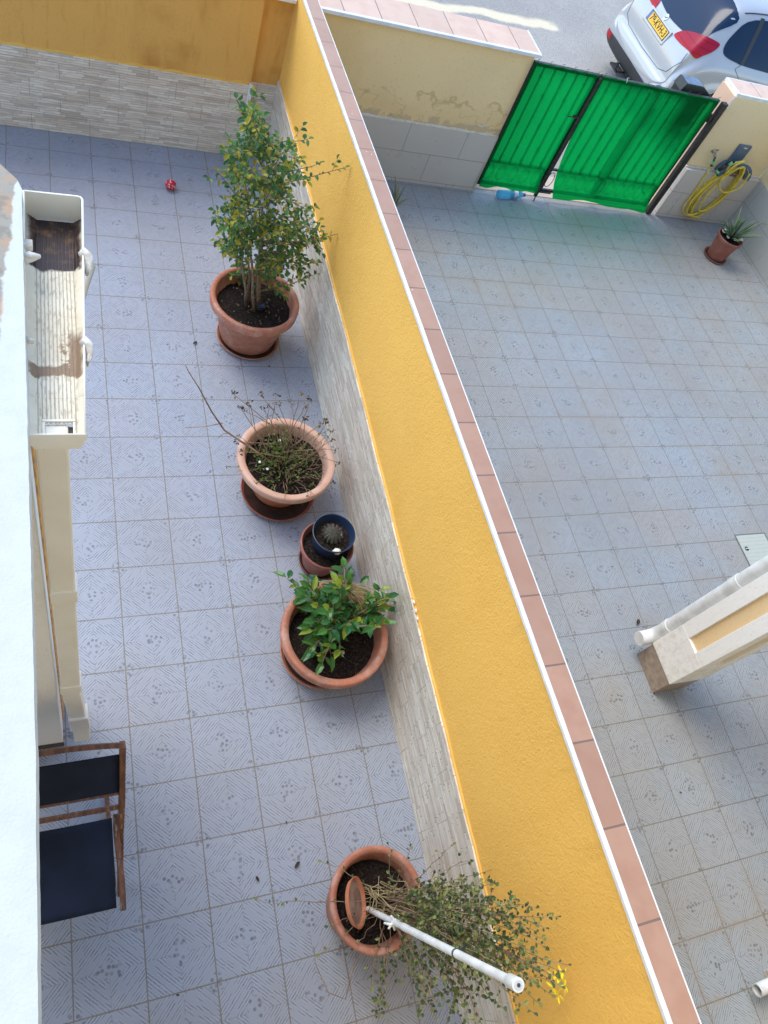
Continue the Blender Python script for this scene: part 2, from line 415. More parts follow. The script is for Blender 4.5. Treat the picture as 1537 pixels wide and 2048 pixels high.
def leaf_mat(name, g, y, f, rough=0.45, tr=0.3, dark=None):
    m = M(name, rough, 0.4); r = m.rnd()
    c = m.mix(m.white(r, 1.0), g, dark or tuple(k * 0.5 for k in g))
    c = m.mix(m.white(r, 2.0).gt(1 - f), c, m.mix(m.white(r, 3.0), y, tuple(k * 0.75 for k in y)))
    m.color(c)
    tl = m.t.nodes.new('ShaderNodeBsdfTranslucent'); m.t.links.new(c, tl.inputs[0])
    mx = m.t.nodes.new('ShaderNodeMixShader'); mx.inputs[0].default_value = tr
    out = m.t.nodes['Material Output']
    m.t.links.new(m.b.outputs[0], mx.inputs[1]); m.t.links.new(tl.outputs[0], mx.inputs[2]); m.t.links.new(mx.outputs[0], out.inputs[0])
    return m.m
BARK = simple('grey_bark', (0.16, 0.12, 0.085), (0.24, 0.19, 0.14), 0.85, 30, 60, 0.5)
TWIG = simple('dry_twig', (0.20, 0.12, 0.08), (0.33, 0.24, 0.15), 0.85, 12)
STRAW = simple('straw_stem', (0.45, 0.36, 0.20), (0.30, 0.25, 0.12), 0.8, 12)
WPVC = simple('white_pvc', (0.80, 0.81, 0.80), (0.66, 0.67, 0.65), 0.35, 11, 40, .08)

# ------------------------------------------------------------ ground, floors, road
def sheet(name, x0, x1, y0, y1, z, mat, kind='structure', nx=1, ny=1):
    mb = MB(); vs = []; fs = []
    for j in range(ny + 1):
        for i in range(nx + 1): vs.append((x0 + (x1 - x0) * i / nx, y0 + (y1 - y0) * j / ny, z))
    for j in range(ny):
        for i in range(nx):
            a = j * (nx + 1) + i; fs.append((a, a + 1, a + nx + 2, a + nx + 1))
    mb.add(vs, fs); return tag(mb.build(name, mat), kind=kind)
GR = simple('dry_earth', (0.30, 0.25, 0.18), (0.22, 0.19, 0.13), 0.95, 1.5, 20, 0.5)
sheet('ground', -150, 150, -150, 150, -0.16, GR)
def slab(name, x0, x1, y0, y1, z0, z1, mat):
    mb = MB(); mb.box(x0, x1, y0, y1, z0, z1); return tag(mb.build(name, mat), kind='structure')
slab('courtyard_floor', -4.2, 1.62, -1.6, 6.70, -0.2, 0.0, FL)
slab('driveway_floor', 1.63, 7.5, -1.6, 6.70, -0.2, -0.034, FR)
def road_mat():
    m = M('worn_asphalt', 0.9, 0.3)
    c = m.mix(m.noise(0.7, 4).step(0.35, 0.65), (0.42, 0.40, 0.365), (0.35, 0.335, 0.31))
    v, k = m.voro(55); c = m.mix(v.step(0.4, 0.15) * k.gt(0.4) * 0.7, c, (0.62, 0.60, 0.56))
    c = m.mix(m.noise(90, 3).step(0.5, 0.7) * 0.7, c, (0.13, 0.125, 0.12))
    # pale sandy-coloured strip along the middle of the lane
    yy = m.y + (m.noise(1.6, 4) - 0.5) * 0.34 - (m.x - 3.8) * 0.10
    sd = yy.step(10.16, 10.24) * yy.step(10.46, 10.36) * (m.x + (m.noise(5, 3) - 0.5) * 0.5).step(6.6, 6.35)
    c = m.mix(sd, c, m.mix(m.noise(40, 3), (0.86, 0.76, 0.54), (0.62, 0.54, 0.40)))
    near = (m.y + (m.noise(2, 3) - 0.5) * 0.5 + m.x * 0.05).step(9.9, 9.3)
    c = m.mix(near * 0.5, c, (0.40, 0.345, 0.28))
    m.color(c); m.bump(v + m.noise(150, 2), 0.6, 0.006); return m.m
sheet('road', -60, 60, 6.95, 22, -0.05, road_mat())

# ------------------------------------------------------------ dividing wall
def hw(y): return 1.805 - 0.038 * y
def hd(y):
    P = [(-1.6, 0.60), (-0.44, 0.645), (0.37, 0.677), (2.36, 0.735), (3.53, 0.762), (6.7, 0.765)]
    for (a, b), (c, d) in zip(P, P[1:]):
        if y <= c: return b + (d - b) * (y - a) / (c - a)
    return P[-1][1]
YS = [-1.15 + i * 0.25 for i in range(31)] + [6.5985]
w = thing('dividing_wall', 'long yellow stucco wall with pink tiled coping between the two courtyards', 'wall', (1.62, 2.5, 0))
def strip_y(x0, x1, z0f, z1f, ys=YS):
    """closed solid running along y, with heights depending on y"""
    mb = MB(); n = len(ys); vs = []
    for y in ys: vs += [(x0, y, z0f(y)), (x1, y, z0f(y)), (x1, y, z1f(y)), (x0, y, z1f(y))]
    fs = [(0, 1, 2, 3), tuple(4 * (n - 1) + k for k in (3, 2, 1, 0))]
    for i in range(n - 1):
        for k in range(4): fs.append((4 * i + k, 4 * i + 4 + k, 4 * i + 4 + (k + 1) % 4, 4 * i + (k + 1) % 4))
    mb.add(vs, fs); return mb
strip_y(1.566, 1.684, lambda y: -0.18, lambda y: hw(y) - 0.012).build('plaster', YEL, w)
def wav(y): return hd(y) + 0.003 * math.sin(y * 9) + 0.002 * math.sin(y * 23 + 1)
mb = strip_y(1.548, 1.5655, lambda y: 0.0, lambda y: wav(y) - 0.002, [-1.15 + i * 0.08 for i in range(96)] + [6.5845])
mb.build('stone_tile_dado', ST_Y, w)
mb = strip_y(1.557, 1.5659, lambda y: wav(y) - 0.001, lambda y: wav(y) + 0.010 + 0.002 * math.sin(y * 31), [-1.15 + i * 0.08 for i in range(96)] + [6.5845])
mb.build('yellow_sealing_bead', simple('bead_yellow', (0.80, 0.51, 0.12), (0.78, 0.47, 0.09), 0.7), w)
strip_y(1.581, 1.687, lambda y: hw(y) - 0.0115, lambda y: hw(y)).build('coping', COP, w)
def hw2(a): return lambda y: hw(y) + a
strip_y(1.560, 1.5805, hw2(-0.014), lambda y: hw(y) + 0.002 + 0.0015 * math.sin(y * 14)).build('coping_trim', WTRIM, w)
strip_y(1.6872, 1.693, hw2(-0.014), hw2(0.001)).build('coping_trim', WTRIM, w)
# drips of paint at the dado edge
mb = MB()
for (px, py) in ((828, 1205), (832, 1222), (835, 1238)):
    p = at(0, 1.553, px, py); mb.lathe([(0.0, -0.004), (0.014, -0.001), (0.012, 0.003), (0, 0.004)], p, 9, Matrix.Rotation(math.pi / 2, 3, 'Y'))
mb.build('plaster_chip', WTRIM, w, True)

# ------------------------------------------------------------ street walls
w = thing('street_wall', 'ochre back wall of the left courtyard, split-stone tiles along its foot', 'wall', (-1, 6.7, 0))
mb = MB(); mb.box(-4.2, 1.31, 6.545, 6.86, -0.15, 1.46); mb.box(1.3105, 1.565, 6.60, 6.86, -0.15, 1.46); mb.build('plaster', ORA, w)
mb = MB(); mb.box(-4.2, 1.294, 6.528, 6.5445, 0.0, 0.70); mb.box(1.3255, 1.5655, 6.585, 6.5995, 0.0, 0.70); mb.build('stone_tile_dado', ST_X, w)
mb = MB(); mb.box(1.2945, 1.325, 6.508, 6.584, 0.0, 0.715, 0.003); mb.build('corner_trim', simple('lilac_trim', (0.80, 0.76, 0.79), None, 0.4), w)
mb = MB(); mb.box(-4.2, 1.552, 6.52, 6.90, 1.4605, 1.478); mb.build('coping', COP2, w)
mb = MB(); mb.box(-4.2, 1.55, 6.508, 6.5195, 1.452, 1.48); mb.build('coping_trim', WTRIM, w)
mb = strip_y(0, 0, lambda y: 0, lambda y: 0); mb = MB()
vs = []; fs = []; n = 70
for i in range(n + 1):
    x = -4.2 + (1.29 + 4.2) * i / n; z = 0.699 + 0.004 * math.sin(x * 21); h = 0.014 + 0.006 * math.sin(x * 37 + 1) + random.uniform(-.003, .003)
    vs += [(x, 6.534, z), (x, 6.534, z + h), (x, 6.5449, z + h + 0.004), (x, 6.5449, z)]
for i in range(n):
    for k in range(4): fs.append((4 * i + k, 4 * i + 4 + k, 4 * i + 4 + (k + 1) % 4, 4 * i + (k + 1) % 4))
mb.add(vs, fs); mb.build('yellow_sealing_bead', bpy.data.materials['bead_yellow'], w)

w = thing('street_wall', 'pale yellow water-stained wall left of the green gate, grey tiles at its foot', 'wall', (2.8, 6.7, -0.03))
mb = MB(); mb.box(1.62, 3.835, 6.535, 6.86, -0.15, 1.445); mb.build('plaster', PALE, w, bevel=0.006)
mb = MB(); mb.box(1.70, 3.842, 6.515, 6.5345, -0.034, 0.60); mb.build('tile_dado', GREYT, w)
mb = MB(); mb.box(1.60, 3.852, 6.522, 6.895, 1.4455, 1.468); mb.build('coping', COP2, w)
mb = MB(); mb.box(1.694, 3.868, 6.488, 6.5215, 1.44, 1.472, 0.004); mb.box(3.8525, 3.868, 6.522, 6.895, 1.447, 1.471); mb.build('coping_trim', simple('bluish_white_trim', (0.80, 0.84, 0.88), (0.7, 0.74, 0.78), 0.35), w)
# ragged mortar line above the tiles
mb = MB(); vs = []; fs = []; n = 60
for i in range(n + 1):
    x = 1.70 + 2.14 * i / n; h = 0.012 + random.uniform(0, .012)
    vs += [(x, 6.522, 0.6005), (x, 6.522, 0.6005 + h * .6), (x, 6.5347, 0.602 + h), (x, 6.5347, 0.6005)]
for i in range(n):
    for k in range(4): fs.append((4 * i + k, 4 * i + 4 + k, 4 * i + 4 + (k + 1) % 4, 4 * i + (k + 1) % 4))
mb.add(vs, fs); mb.build('mortar_line', simple('pale_mortar', (0.70, 0.66, 0.56), (0.6, 0.53, 0.42), 0.8, 20), w)

w = thing('street_wall', 'pale yellow wall right of the green gate with the hose hanging on it', 'wall', (6.9, 6.7, -0.03))
mb = MB(); mb.box(6.30, 7.42, 6.575, 6.85, -0.15, 1.435); mb.build('plaster', PALE2, w, bevel=0.006)
mb = MB(); mb.box(6.285, 7.40, 6.50, 6.5745, -0.034, 0.60, 0.003); mb.build('tile_dado', BEIGET, w)
mb = MB(); mb.box(6.2855, 6.2995, 6.5755, 6.85, -0.034, 1.435); mb.build('end_tiles', PEACH, w)
mb = MB(); mb.box(6.355, 7.60, 6.60, 6.87, 1.4355, 1.462); mb.build('coping', COP2, w)
mb = MB(); mb.box(6.318, 6.3545, 6.585, 6.875, 1.43, 1.466, 0.004); mb.box(6.355, 7.60, 6.575, 6.5995, 1.43, 1.466, 0.004); mb.box(6.355, 7.6, 6.8705, 6.882, 1.436, 1.463); mb.box(6.285, 6.302, 6.566, 6.5745, 1.30, 1.43, 0.002)
mb.build('coping_trim', WTRIM, w)
mb = MB(); mb.box(6.285, 7.39, 6.545, 6.5746, 0.6005, 0.615, 0.005); mb.build('mortar_line', bpy.data.materials['pale_mortar'], w)

w = thing('side_wall', 'boundary wall on the far right behind the aloe pot, grey tiles below', 'wall', (7.5, 3, -0.03))
mb = MB(); mb.box(7.425, 7.6, -1.6, 6.57, -0.15, 1.44); mb.build('plaster', PALE2, w)
mb = MB(); mb.box(7.40, 7.4245, -1.6, 6.499, -0.034, 0.60); mb.build('tile_dado', GREYT2, w)
mb = MB(); mb.box(7.40, 7.62, -1.6, 6.57, 1.4405, 1.462); mb.build('coping', COP, w)

# ------------------------------------------------------------ unseen house behind the camera, set close and warm to bounce light
HW = stucco('unseen_house_bounce', (0.84, 0.66, 0.42), (0.5, 0.3, 0.1), bstr=0.3)
w = thing('unseen_house', 'unseen house behind the two courtyards, warm colour shaped for bounced light', 'building', (0, -1.0, 0))
mb = MB(); mb.box(-4.2, 8.2, -1.3, -1.10, -0.15, 6.6)
mb.build('wall', HW, w)
for (x0, x1, z0, z1) in ((-0.9, 0.9, 3.4, 5.6), (2.3, 3.3, 0.0, 2.1)):
    mb = MB(); mb.box(x0, x1, -1.0995, -1.07, z0, z1); f = mb.build('window', WTRIM, w)
    mb = MB(); mb.box(x0 + .07, x1 - .07, -1.0695, -1.06, z0 + .07, z1 - .07); mb.build('pane', simple('dark_glass', (0.02, 0.025, 0.03), None, 0.05), f)

# porch slab, whose edge runs along the left of the picture
def ledge_mat():
    m = M('peeling_white_paint', 0.8, 0.3)
    e = (m.y - 1.30) * 0.26 - (m.y - 1.30) * 0.0      # paint reaches further in towards the house
    bx = (m.x + 0.388) - (m.y - 1.55) * 0.07 + (m.noise(26, 4) - 0.5) * 0.03 + (m.noise(6, 3) - 0.5) * 0.03
    bare = bx.step(0.004, -0.004) * m.y.step(1.36, 1.42)
    wh = m.mix(m.noise(14, 5).step(0.4, 0.7) * 0.35, (0.60, 0.635, 0.63), (0.49, 0.515, 0.49))
    c2 = m.mix(m.noise(9, 4).step(0.45, 0.65), (0.34, 0.32, 0.27), (0.46, 0.31, 0.20))
    c2 = m.mix(m.noise(22, 4).step(0.5, 0.65) * 0.7, c2, (0.24, 0.22, 0.18))
    m.color(m.mix(bare, wh, c2)); m.bump(m.noise(160, 3) * 0.5 + (1 - bare) * 0.6, 0.45, 0.004); return m.m
o = MB(); o.prism([(-4.2, -1.095), (-0.320, -1.095)] + [(-0.320 - max(0, (y_ - .5)) * .0143 + random.uniform(-.0006, .0006), y_) for y_ in [-.5 + .018 * k_ for k_ in range(139)]] + [(-0.340, 2.01), (-0.352, 2.05), (-0.40, 2.115), (-0.5, 2.15), (-4.2, 2.15)], 2, 2.90, 3.0)
tag(o.build('porch_slab', ledge_mat()), 'white painted slab edge with peeling paint above the folding chair', 'ledge')
GW = stucco('grainy_white_render', (0.90, 0.89, 0.86), (0.5, 0.45, 0.35), bstr=0.5, bscale=120)
w = thing('porch_pillar', 'white rendered pillar behind the cream downpipe, orange paint on its edge', 'pillar', (-0.5, 1.4, 0))
mb = MB(); mb.box(-0.72, -0.343, 1.277, 1.52, 0, 2.899, 0.004); mb.build('shaft', GW, w)
mb = MB(); mb.box(-0.3428, -0.337, 1.40, 1.525, 0.02, 2.898, 0.0015); mb.build('paint_edge', simple('orange_paint_edge', (0.72, 0.40, 0.12), (0.45, 0.25, 0.1), 0.7, 20), w)
mb = MB(); mb.box(-0.73, -0.337, 1.268, 1.2765, 0, 0.05); mb.build('base_shadow_strip', simple('base_shadow_dark', (0.08, 0.07, 0.06), None, 0.7), w)  # dark strip standing in for the shadow gap at the pillar foot

# ------------------------------------------------------------ rain gutter and downpipe
def gut_mat():
    m = M('dirty_cream_gutter', 0.4, 0.4)
    c = m.mix(m.noise(6, 3).step(0.4, 0.7) * 0.3, (0.80, 0.76, 0.62), (0.70, 0.60, 0.42))
    m.z = m.z - (((2.068 - m.y) / 0.833).max(0.0)).min(1.0) * 0.032
    st = ((m.x / 0.0095).fract() - 0.5).abs().step(0.30, 0.44)
    flr = m.z.step(2.865, 2.860)
    c = m.mix(m.noise(14, 5).step(0.4, 0.75) * 0.45, c, (0.62, 0.52, 0.36))
    c = m.mix(flr * st * 0.65, c, (0.30, 0.25, 0.18))
    c = m.mix(flr * m.noise(60, 4, m.vec(m.x * 3, m.y * 0.6, 0.0)).step(0.5, 0.62) * 0.5, c, (0.34, 0.28, 0.20))
    yy = m.y + (m.noise(25, 4) - 0.5) * 0.06
    mud = yy.step(1.455, 1.462) * yy.step(1.505, 1.495) + (yy.step(1.46, 1.47) * yy.step(1.64, 1.58) * (m.x + (m.noise(30, 3) - .5) * .03).step(-0.240, -0.232)) + (yy.step(1.48, 1.50) * yy.step(1.66, 1.53) * m.noise(70, 3).step(0.54, 0.58) * (m.x).step(-0.275, -0.25))
    mud = mud.min(1.0) * (m.z + (m.noise(30, 2) - .5) * .02).step(2.885, 2.868)
    c = m.mix(mud, c, m.mix(m.noise(60, 3), (0.22, 0.145, 0.09), (0.34, 0.235, 0.15)))
    wet = yy.step(1.845, 1.86) * (m.z + (m.noise(30, 3) - .5) * .014).step(2.882, 2.868)
    wc = m.mix(m.noise(34, 5).step(0.48, 0.72), (0.030, 0.018, 0.020), (0.13, 0.07, 0.035))
    wc = m.mix(st * 0.25 * yy.step(2.0, 1.95), wc, (0.25, 0.19, 0.17))
    c = m.mix(wet, c, wc)
    ring = ((m.z + (m.noise(20, 3) - .5) * .01) - 2.898).abs().step(0.006, 0.001) * yy.step(1.7, 1.9)
    c = m.mix(ring * 0.6, c, (0.42, 0.28, 0.15))
    m.color(c); m.bump(m.noise(90, 3) * mud + st * flr * -0.5, 0.5, 0.004); return m.m
GUT = gut_mat()
g = thing('rain_gutter', 'dirty cream plastic gutter with brown mud in it, fixed along the white slab', 'gutter', (-0.265, 1.65, 2.88))
Y0, Y1, ZR, ZF = 1.235, 2.068, 2.95, 2.857
def gprof(e): # outer/inner cross-section x offsets; slightly wider with e
    xl, xr, fl_, fr_ = -0.340 - e, -0.186 + e, -0.313 - e, -0.211 + e
    return xl, xr, fl_, fr_
def channel(y0, y1, e=0.0, t=0.003, ztop=ZR, zf=ZF, hole=None):
    xl, xr, fl_, fr_ = gprof(e)
    outer = [(xl, ztop), (xl, zf + 0.02), (fl_, zf - t), (fr_, zf - t), (xr, zf + 0.02), (xr, ztop)]
    inner = [(xr - t, ztop), (xr - t, zf + 0.02), (fr_ - t * .5, zf), (fl_ + t * .5, zf), (xl + t, zf + 0.02), (xl + t, ztop)]
    mb = MB(); mb.prism(outer + inner, 1, y0, y1); return mb
mb = channel(1.39, Y1 - 0.0035)
# outlet section: floor slopes to the outlet box
for (a, b) in ((1.2385, 1.3895),):
    xl, xr, fl_, fr_ = gprof(0.002)
    mb.prism([(xl, ZR), (xl, ZF + .02), (fl_ , ZF - .003), (fl_ + .004, ZF), (xl + .003, ZF + .02), (xl + .003, ZR)], 1, a, b)
    mb.prism([(xr, ZR), (xr - .003, ZR), (xr - .003, ZF + .02), (fr_ - .004, ZF), (fr_, ZF - .003), (xr, ZF + .02)], 1, a, b)
mb.add([(-0.315, 1.3895, ZF), (-0.209, 1.3895, ZF), (-0.222, 1.318, ZF - .012), (-0.302, 1.318, ZF - .012)], [(0, 1, 2, 3)])
mb.add([(-0.315, 1.2385, ZF - .001), (-0.302, 1.318, ZF - .012), (-0.302, 1.2385, ZF - .012), (-0.315, 1.3895, ZF)], [(0, 2, 1, 3)])
mb.add([(-0.209, 1.2385, ZF - .001), (-0.222, 1.318, ZF - .012), (-0.222, 1.2385, ZF - .012), (-0.209, 1.3895, ZF)], [(0, 3, 1, 2)])
mb.build('channel', GUT, g)
mb = MB(); mb.tube([(-0.1865, y, ZR) for y in (Y0, 1.5, 1.8, Y1 - .012)] + [(-0.192, Y1 - .002, ZR), (-0.202, Y1, ZR), (-0.338, Y1, ZR)], 0.0032, 8)
mb.tube([(-0.3415, Y0, ZR), (-0.3405, Y1, ZR)], 0.003, 8)
mb.build('rolled_rim', CREAMP, g, True)
xl, xr, fl_, fr_ = gprof(0.003)
mb = MB(); mb.prism([(xl, ZR + .001), (xl, 2.932), (xl + .022, 2.858), (fr_ + .006, 2.858), (xr, 2.932), (xr, ZR + .001)], 1, Y0 - 0.004, Y0)
mb.build('end_cap', CREAMP, g, bevel=0.002); mb = MB(); mb.prism([(xl + .004, ZR), (xl + .004, ZF + .02), (fl_, ZF), (fr_, ZF), (xr - .004, ZF + .02), (xr - .004, ZR)], 1, Y1 - .003, Y1)
mb.build('end_cap', CREAMP, g, bevel=0.002)
mb = MB(); mb.box(-0.305, -0.219, 1.2545, 1.262, ZF - .014, ZF - .008); mb.box(-0.305, -0.299, 1.262, 1.322, ZF - .014, ZF - .008); mb.box(-0.225, -0.219, 1.262, 1.322, ZF - .014, ZF - .008); mb.box(-0.305, -0.219, 1.3225, 1.328, ZF - .016, ZF - .006)
mb.build('outlet_frame', CREAMP, g)
mb = MB(); mb.box(-0.2985, -0.2255, 1.2625, 1.3215, ZF - .04, ZF - .03); mb.build('outlet_shadow', simple('outlet_shade_grey', (0.16, 0.14, 0.11), (0.10, 0.09, 0.07), 0.9, 30), g)  # dark plate standing in for the shade down the outlet
for yb, rough_ in ((1.82, 0), (1.50, 1)):
    mb = MB(); mb.tube([(-0.193, yb + .02, ZR - .008), (-0.184, yb + .02, ZR + .004), (-0.172, yb + .012, ZR - .002), (-0.170, yb - .012, ZR - .018), (-0.177, yb - .04, ZR - .03)], [.010, .013, .014, .011, .006], 8)
    b = mb.build('clip', simple('chalky_white', (0.80, 0.79, 0.74), (0.62, 0.56, 0.46), 0.7, 60), g, True)
    mb = MB()
    if rough_: mb.box(-0.3535, -0.335, yb - .10, yb + .04, 2.93, 2.956, 0.006); mb.tube([(-0.338, yb + .015, 2.953), (-0.318, yb + .012, 2.952)], [.011, .006], 8)
    else: mb.box(-0.35, -0.318, yb + .02, yb + .05, 2.94, 2.957, 0.003); mb.tube([(-0.345, yb - .02, 2.95), (-0.322, yb - .012, 2.952), (-0.300, yb - .004, 2.948)], [.016, .014, .005], 8)
    mb.build('bracket', bpy.data.materials['chalky_white'], g, True)
for o_ in [g] + list(g.children):        # the gutter narrows a little towards the outlet end
    if o_.type == 'MESH':
        for v in o_.data.vertices:
            X_, Y_ = v.co.x + g.location.x, v.co.y + g.location.y
            t_ = max(0, min(1, (Y1 - Y_) / (Y1 - Y0)))
            if v.co.z + g.location.z < 2.925: v.co.z += 0.032 * t_
            if X_ > -0.262: v.co.x = -0.262 + (X_ + 0.262) * (1 - 0.31 * max(0, min(1, (Y1 - Y_) / (Y1 - Y0)))) - g.location.x
p = thing('downpipe', 'cream rectangular downpipe dropping from the gutter beside the folding chair', 'drainpipe', (-0.28, 1.29, 0))
def rect_pipe(z0, z1, x0=-0.322, x1=-0.247, y0=1.256, y1=1.322, c=0.006, dx=0):
    mb = MB(); mb.box(x0, x1, y0, y1, z0, z1, c); return mb
rect_pipe(1.99, 2.868).build('pipe', CREAMP, p)
rect_pipe(1.93, 2.02, -0.326, -0.240, 1.251, 1.327).build('collar', CREAMP, p)
rect_pipe(0.99, 1.929, -0.323, -0.246, 1.255, 1.323).build('pipe', CREAMP, p)
rect_pipe(0.94, 1.03, -0.328, -0.240, 1.250, 1.328).build('collar', CREAMP, p)
mb = MB(); mb.bar((-0.286, 1.289, 0.95), (-0.262, 1.25, 0.62), 0.075, 0.066, (0, 1, 0), 0.006); mb.build('elbow', CREAMP, p)
mb = MB(); mb.bar((-0.260, 1.248, 0.66), (-0.252, 1.24, 0.50), 0.088, 0.078, (0, 1, 0), 0.005); mb.build('collar', CREAMP, p)
mb = MB(); mb.bar((-0.250, 1.238, 0.50), (-0.246, 1.234, 0.30), 0.076, 0.066, (0, 1, 0), 0.005); mb.build('outlet', CREAMP, p)
mb = MB(); a = at(2, 2.6, 163, 600); b = at(2, 2.6, 181, 532)
mb.tube([a, a.lerp(b, .4), a.lerp(b, .8), b], [.011, .013, .016, .017], 10, cap=False)
tag(mb.build('overflow_spout', simple('greenish_plastic', (0.33, 0.42, 0.38), (0.45, 0.38, 0.28), 0.5, 20), smooth=True), 'short greenish plastic spout sticking out below the gutter', 'spout')

# ------------------------------------------------------------ folding chair
WOOD = M('weathered_teak', 0.6, 0.4)
_g = WOOD.noise(5, 5, WOOD.vec(WOOD.x * 10, WOOD.y * 2.5, WOOD.z * 2.5))
_c = WOOD.mix(_g.step(0.35, 0.65), (0.20, 0.085, 0.042), (0.10, 0.045, 0.028))
_c = WOOD.mix(WOOD.noise(8, 5, WOOD.vec(WOOD.x * 8, WOOD.y * 2, WOOD.z * 2)).step(0.55, 0.72) * WOOD.z.step(0.86, 0.40), _c, (0.30, 0.24, 0.19))
WOOD.color(_c); WOOD.bump(_g, 0.3, 0.004); WOOD = WOOD.m
def sling():
    m = M('navy_sling', 0.75, 0.3)
    w1 = ((m.x / 0.004).fract() - 0.5).abs() + ((m.y / 0.004).fract() - 0.5).abs()
    m.color(m.mix(m.noise(4, 3).step(0.3, 0.7), (0.006, 0.010, 0.024), (0.011, 0.019, 0.044))); m.bump(w1, 0.3, 0.001); return m.m
NAVY = sling()
ch = thing('folding_chair', 'folding wooden chair with navy fabric seat and back under the white slab', 'chair', (-0.35, 0.7, 0))
XL, XR = -0.655, -0.080
def railx(a, b, sag, w, h, n=10):
    mb = MB(); a = Vector(a); b = Vector(b); pts = [a.lerp(b, i / n) + Vector((0, sag * (1 - (2 * i / n - 1) ** 2), 0)) for i in range(n + 1)]
    for i in range(n): mb.bar(pts[i], pts[i + 1], w, h, (0, 0, 1))
    return mb
for x in (XL, XR):
    mb = MB(); pts = [(x, 1.015, 0.87), (x - .004, 0.86, 0.60), (x - .012, 0.745, 0.42), (x - .015, 0.62, 0.20), (x - .018, 0.495, 0.0)]
    for q, r in zip(pts, pts[1:]): mb.bar(q, r, 0.026, 0.046, (0, 1, 0.6), 0.004)
    mb.build('back_post', WOOD, ch)
    s_ = -0.032 if x == XR else 0.032
    mb = MB(); xs = x + s_
    pts = [(xs, 0.80, 0.435), (xs - .002, 0.72, 0.428), (xs + .006, 0.60, 0.42), (xs + .012, 0.50, 0.42), (xs + .010, 0.385, 0.43)]
    for q, r in zip(pts, pts[1:]): mb.bar(q, r, 0.026, 0.036, (0, 0, 1), 0.004)
    mb.build('seat_rail', WOOD, ch)
    mb = MB(); mb.bar((xs + s_ * .8, 0.50, 0.415), (xs + s_ * .8, 0.96, 0.0), 0.022, 0.04, (0, 1, 1), 0.003); mb.build('leg', WOOD, ch)
mb = MB(); n = 12; pts = [Vector((XL + (XR - XL) * i / n, 1.012 + 0.018 * (1 - (2 * i / n - 1) ** 2), 0.865)) for i in range(n + 1)]
for i in range(n): mb.bar(pts[i], pts[i + 1], 0.022, 0.05, (0, -.35, 1))
mb.build('top_rail', WOOD, ch)
mb = MB(); mb.bar((XL, 0.815, 0.52), (XR, 0.815, 0.52), 0.02, 0.04, (0, -.35, 1), 0.003); mb.bar((XL, 0.86, 0.60), (XR, 0.86, 0.60), 0.012, 0.012); mb.build('back_rail', WOOD, ch)
def cloth(p00, p10, p01, p11, sag, name, n=12, t=0.004):
    mb = MB(); vs = []
    for k in (0, 1):
        for j in range(n + 1):
            for i in range(n + 1):
                u, v = i / n, j / n
                q = (Vector(p00) * (1 - u) + Vector(p10) * u) * (1 - v) + (Vector(p01) * (1 - u) + Vector(p11) * u) * v
                q.z -= sag * (1 - (2 * u - 1) ** 2) * (0.4 + 0.6 * (1 - (2 * v - 1) ** 2)) + k * t
                vs.append(q)
    fs = []; N1 = (n + 1) ** 2
    for j in range(n):
        for i in range(n):
            a = j * (n + 1) + i; f = (a, a + 1, a + n + 2, a + n + 1); fs.append(f); fs.append(tuple(N1 + q for q in reversed(f)))
    for i in range(n):
        for a, b in ((i, i + 1), ((n) * (n + 1) + i, n * (n + 1) + i + 1), (i * (n + 1), (i + 1) * (n + 1)), (i * (n + 1) + n, (i + 1) * (n + 1) + n)):
            fs.append((a, b, b + N1, a + N1))
    mb.add(vs, fs); return mb.build(name, NAVY, ch, True)
cloth((XL + .05, 0.40, 0.438), (XR - .05, 0.40, 0.438), (XL + .05, 0.785, 0.444), (XR - .05, 0.785, 0.444), 0.045, 'seat')
cloth((XL + .015, 0.862, 0.62), (XR - .015, 0.862, 0.62), (XL + .015, 0.985, 0.825), (XR - .015, 0.985, 0.825), 0.01, 'backrest')

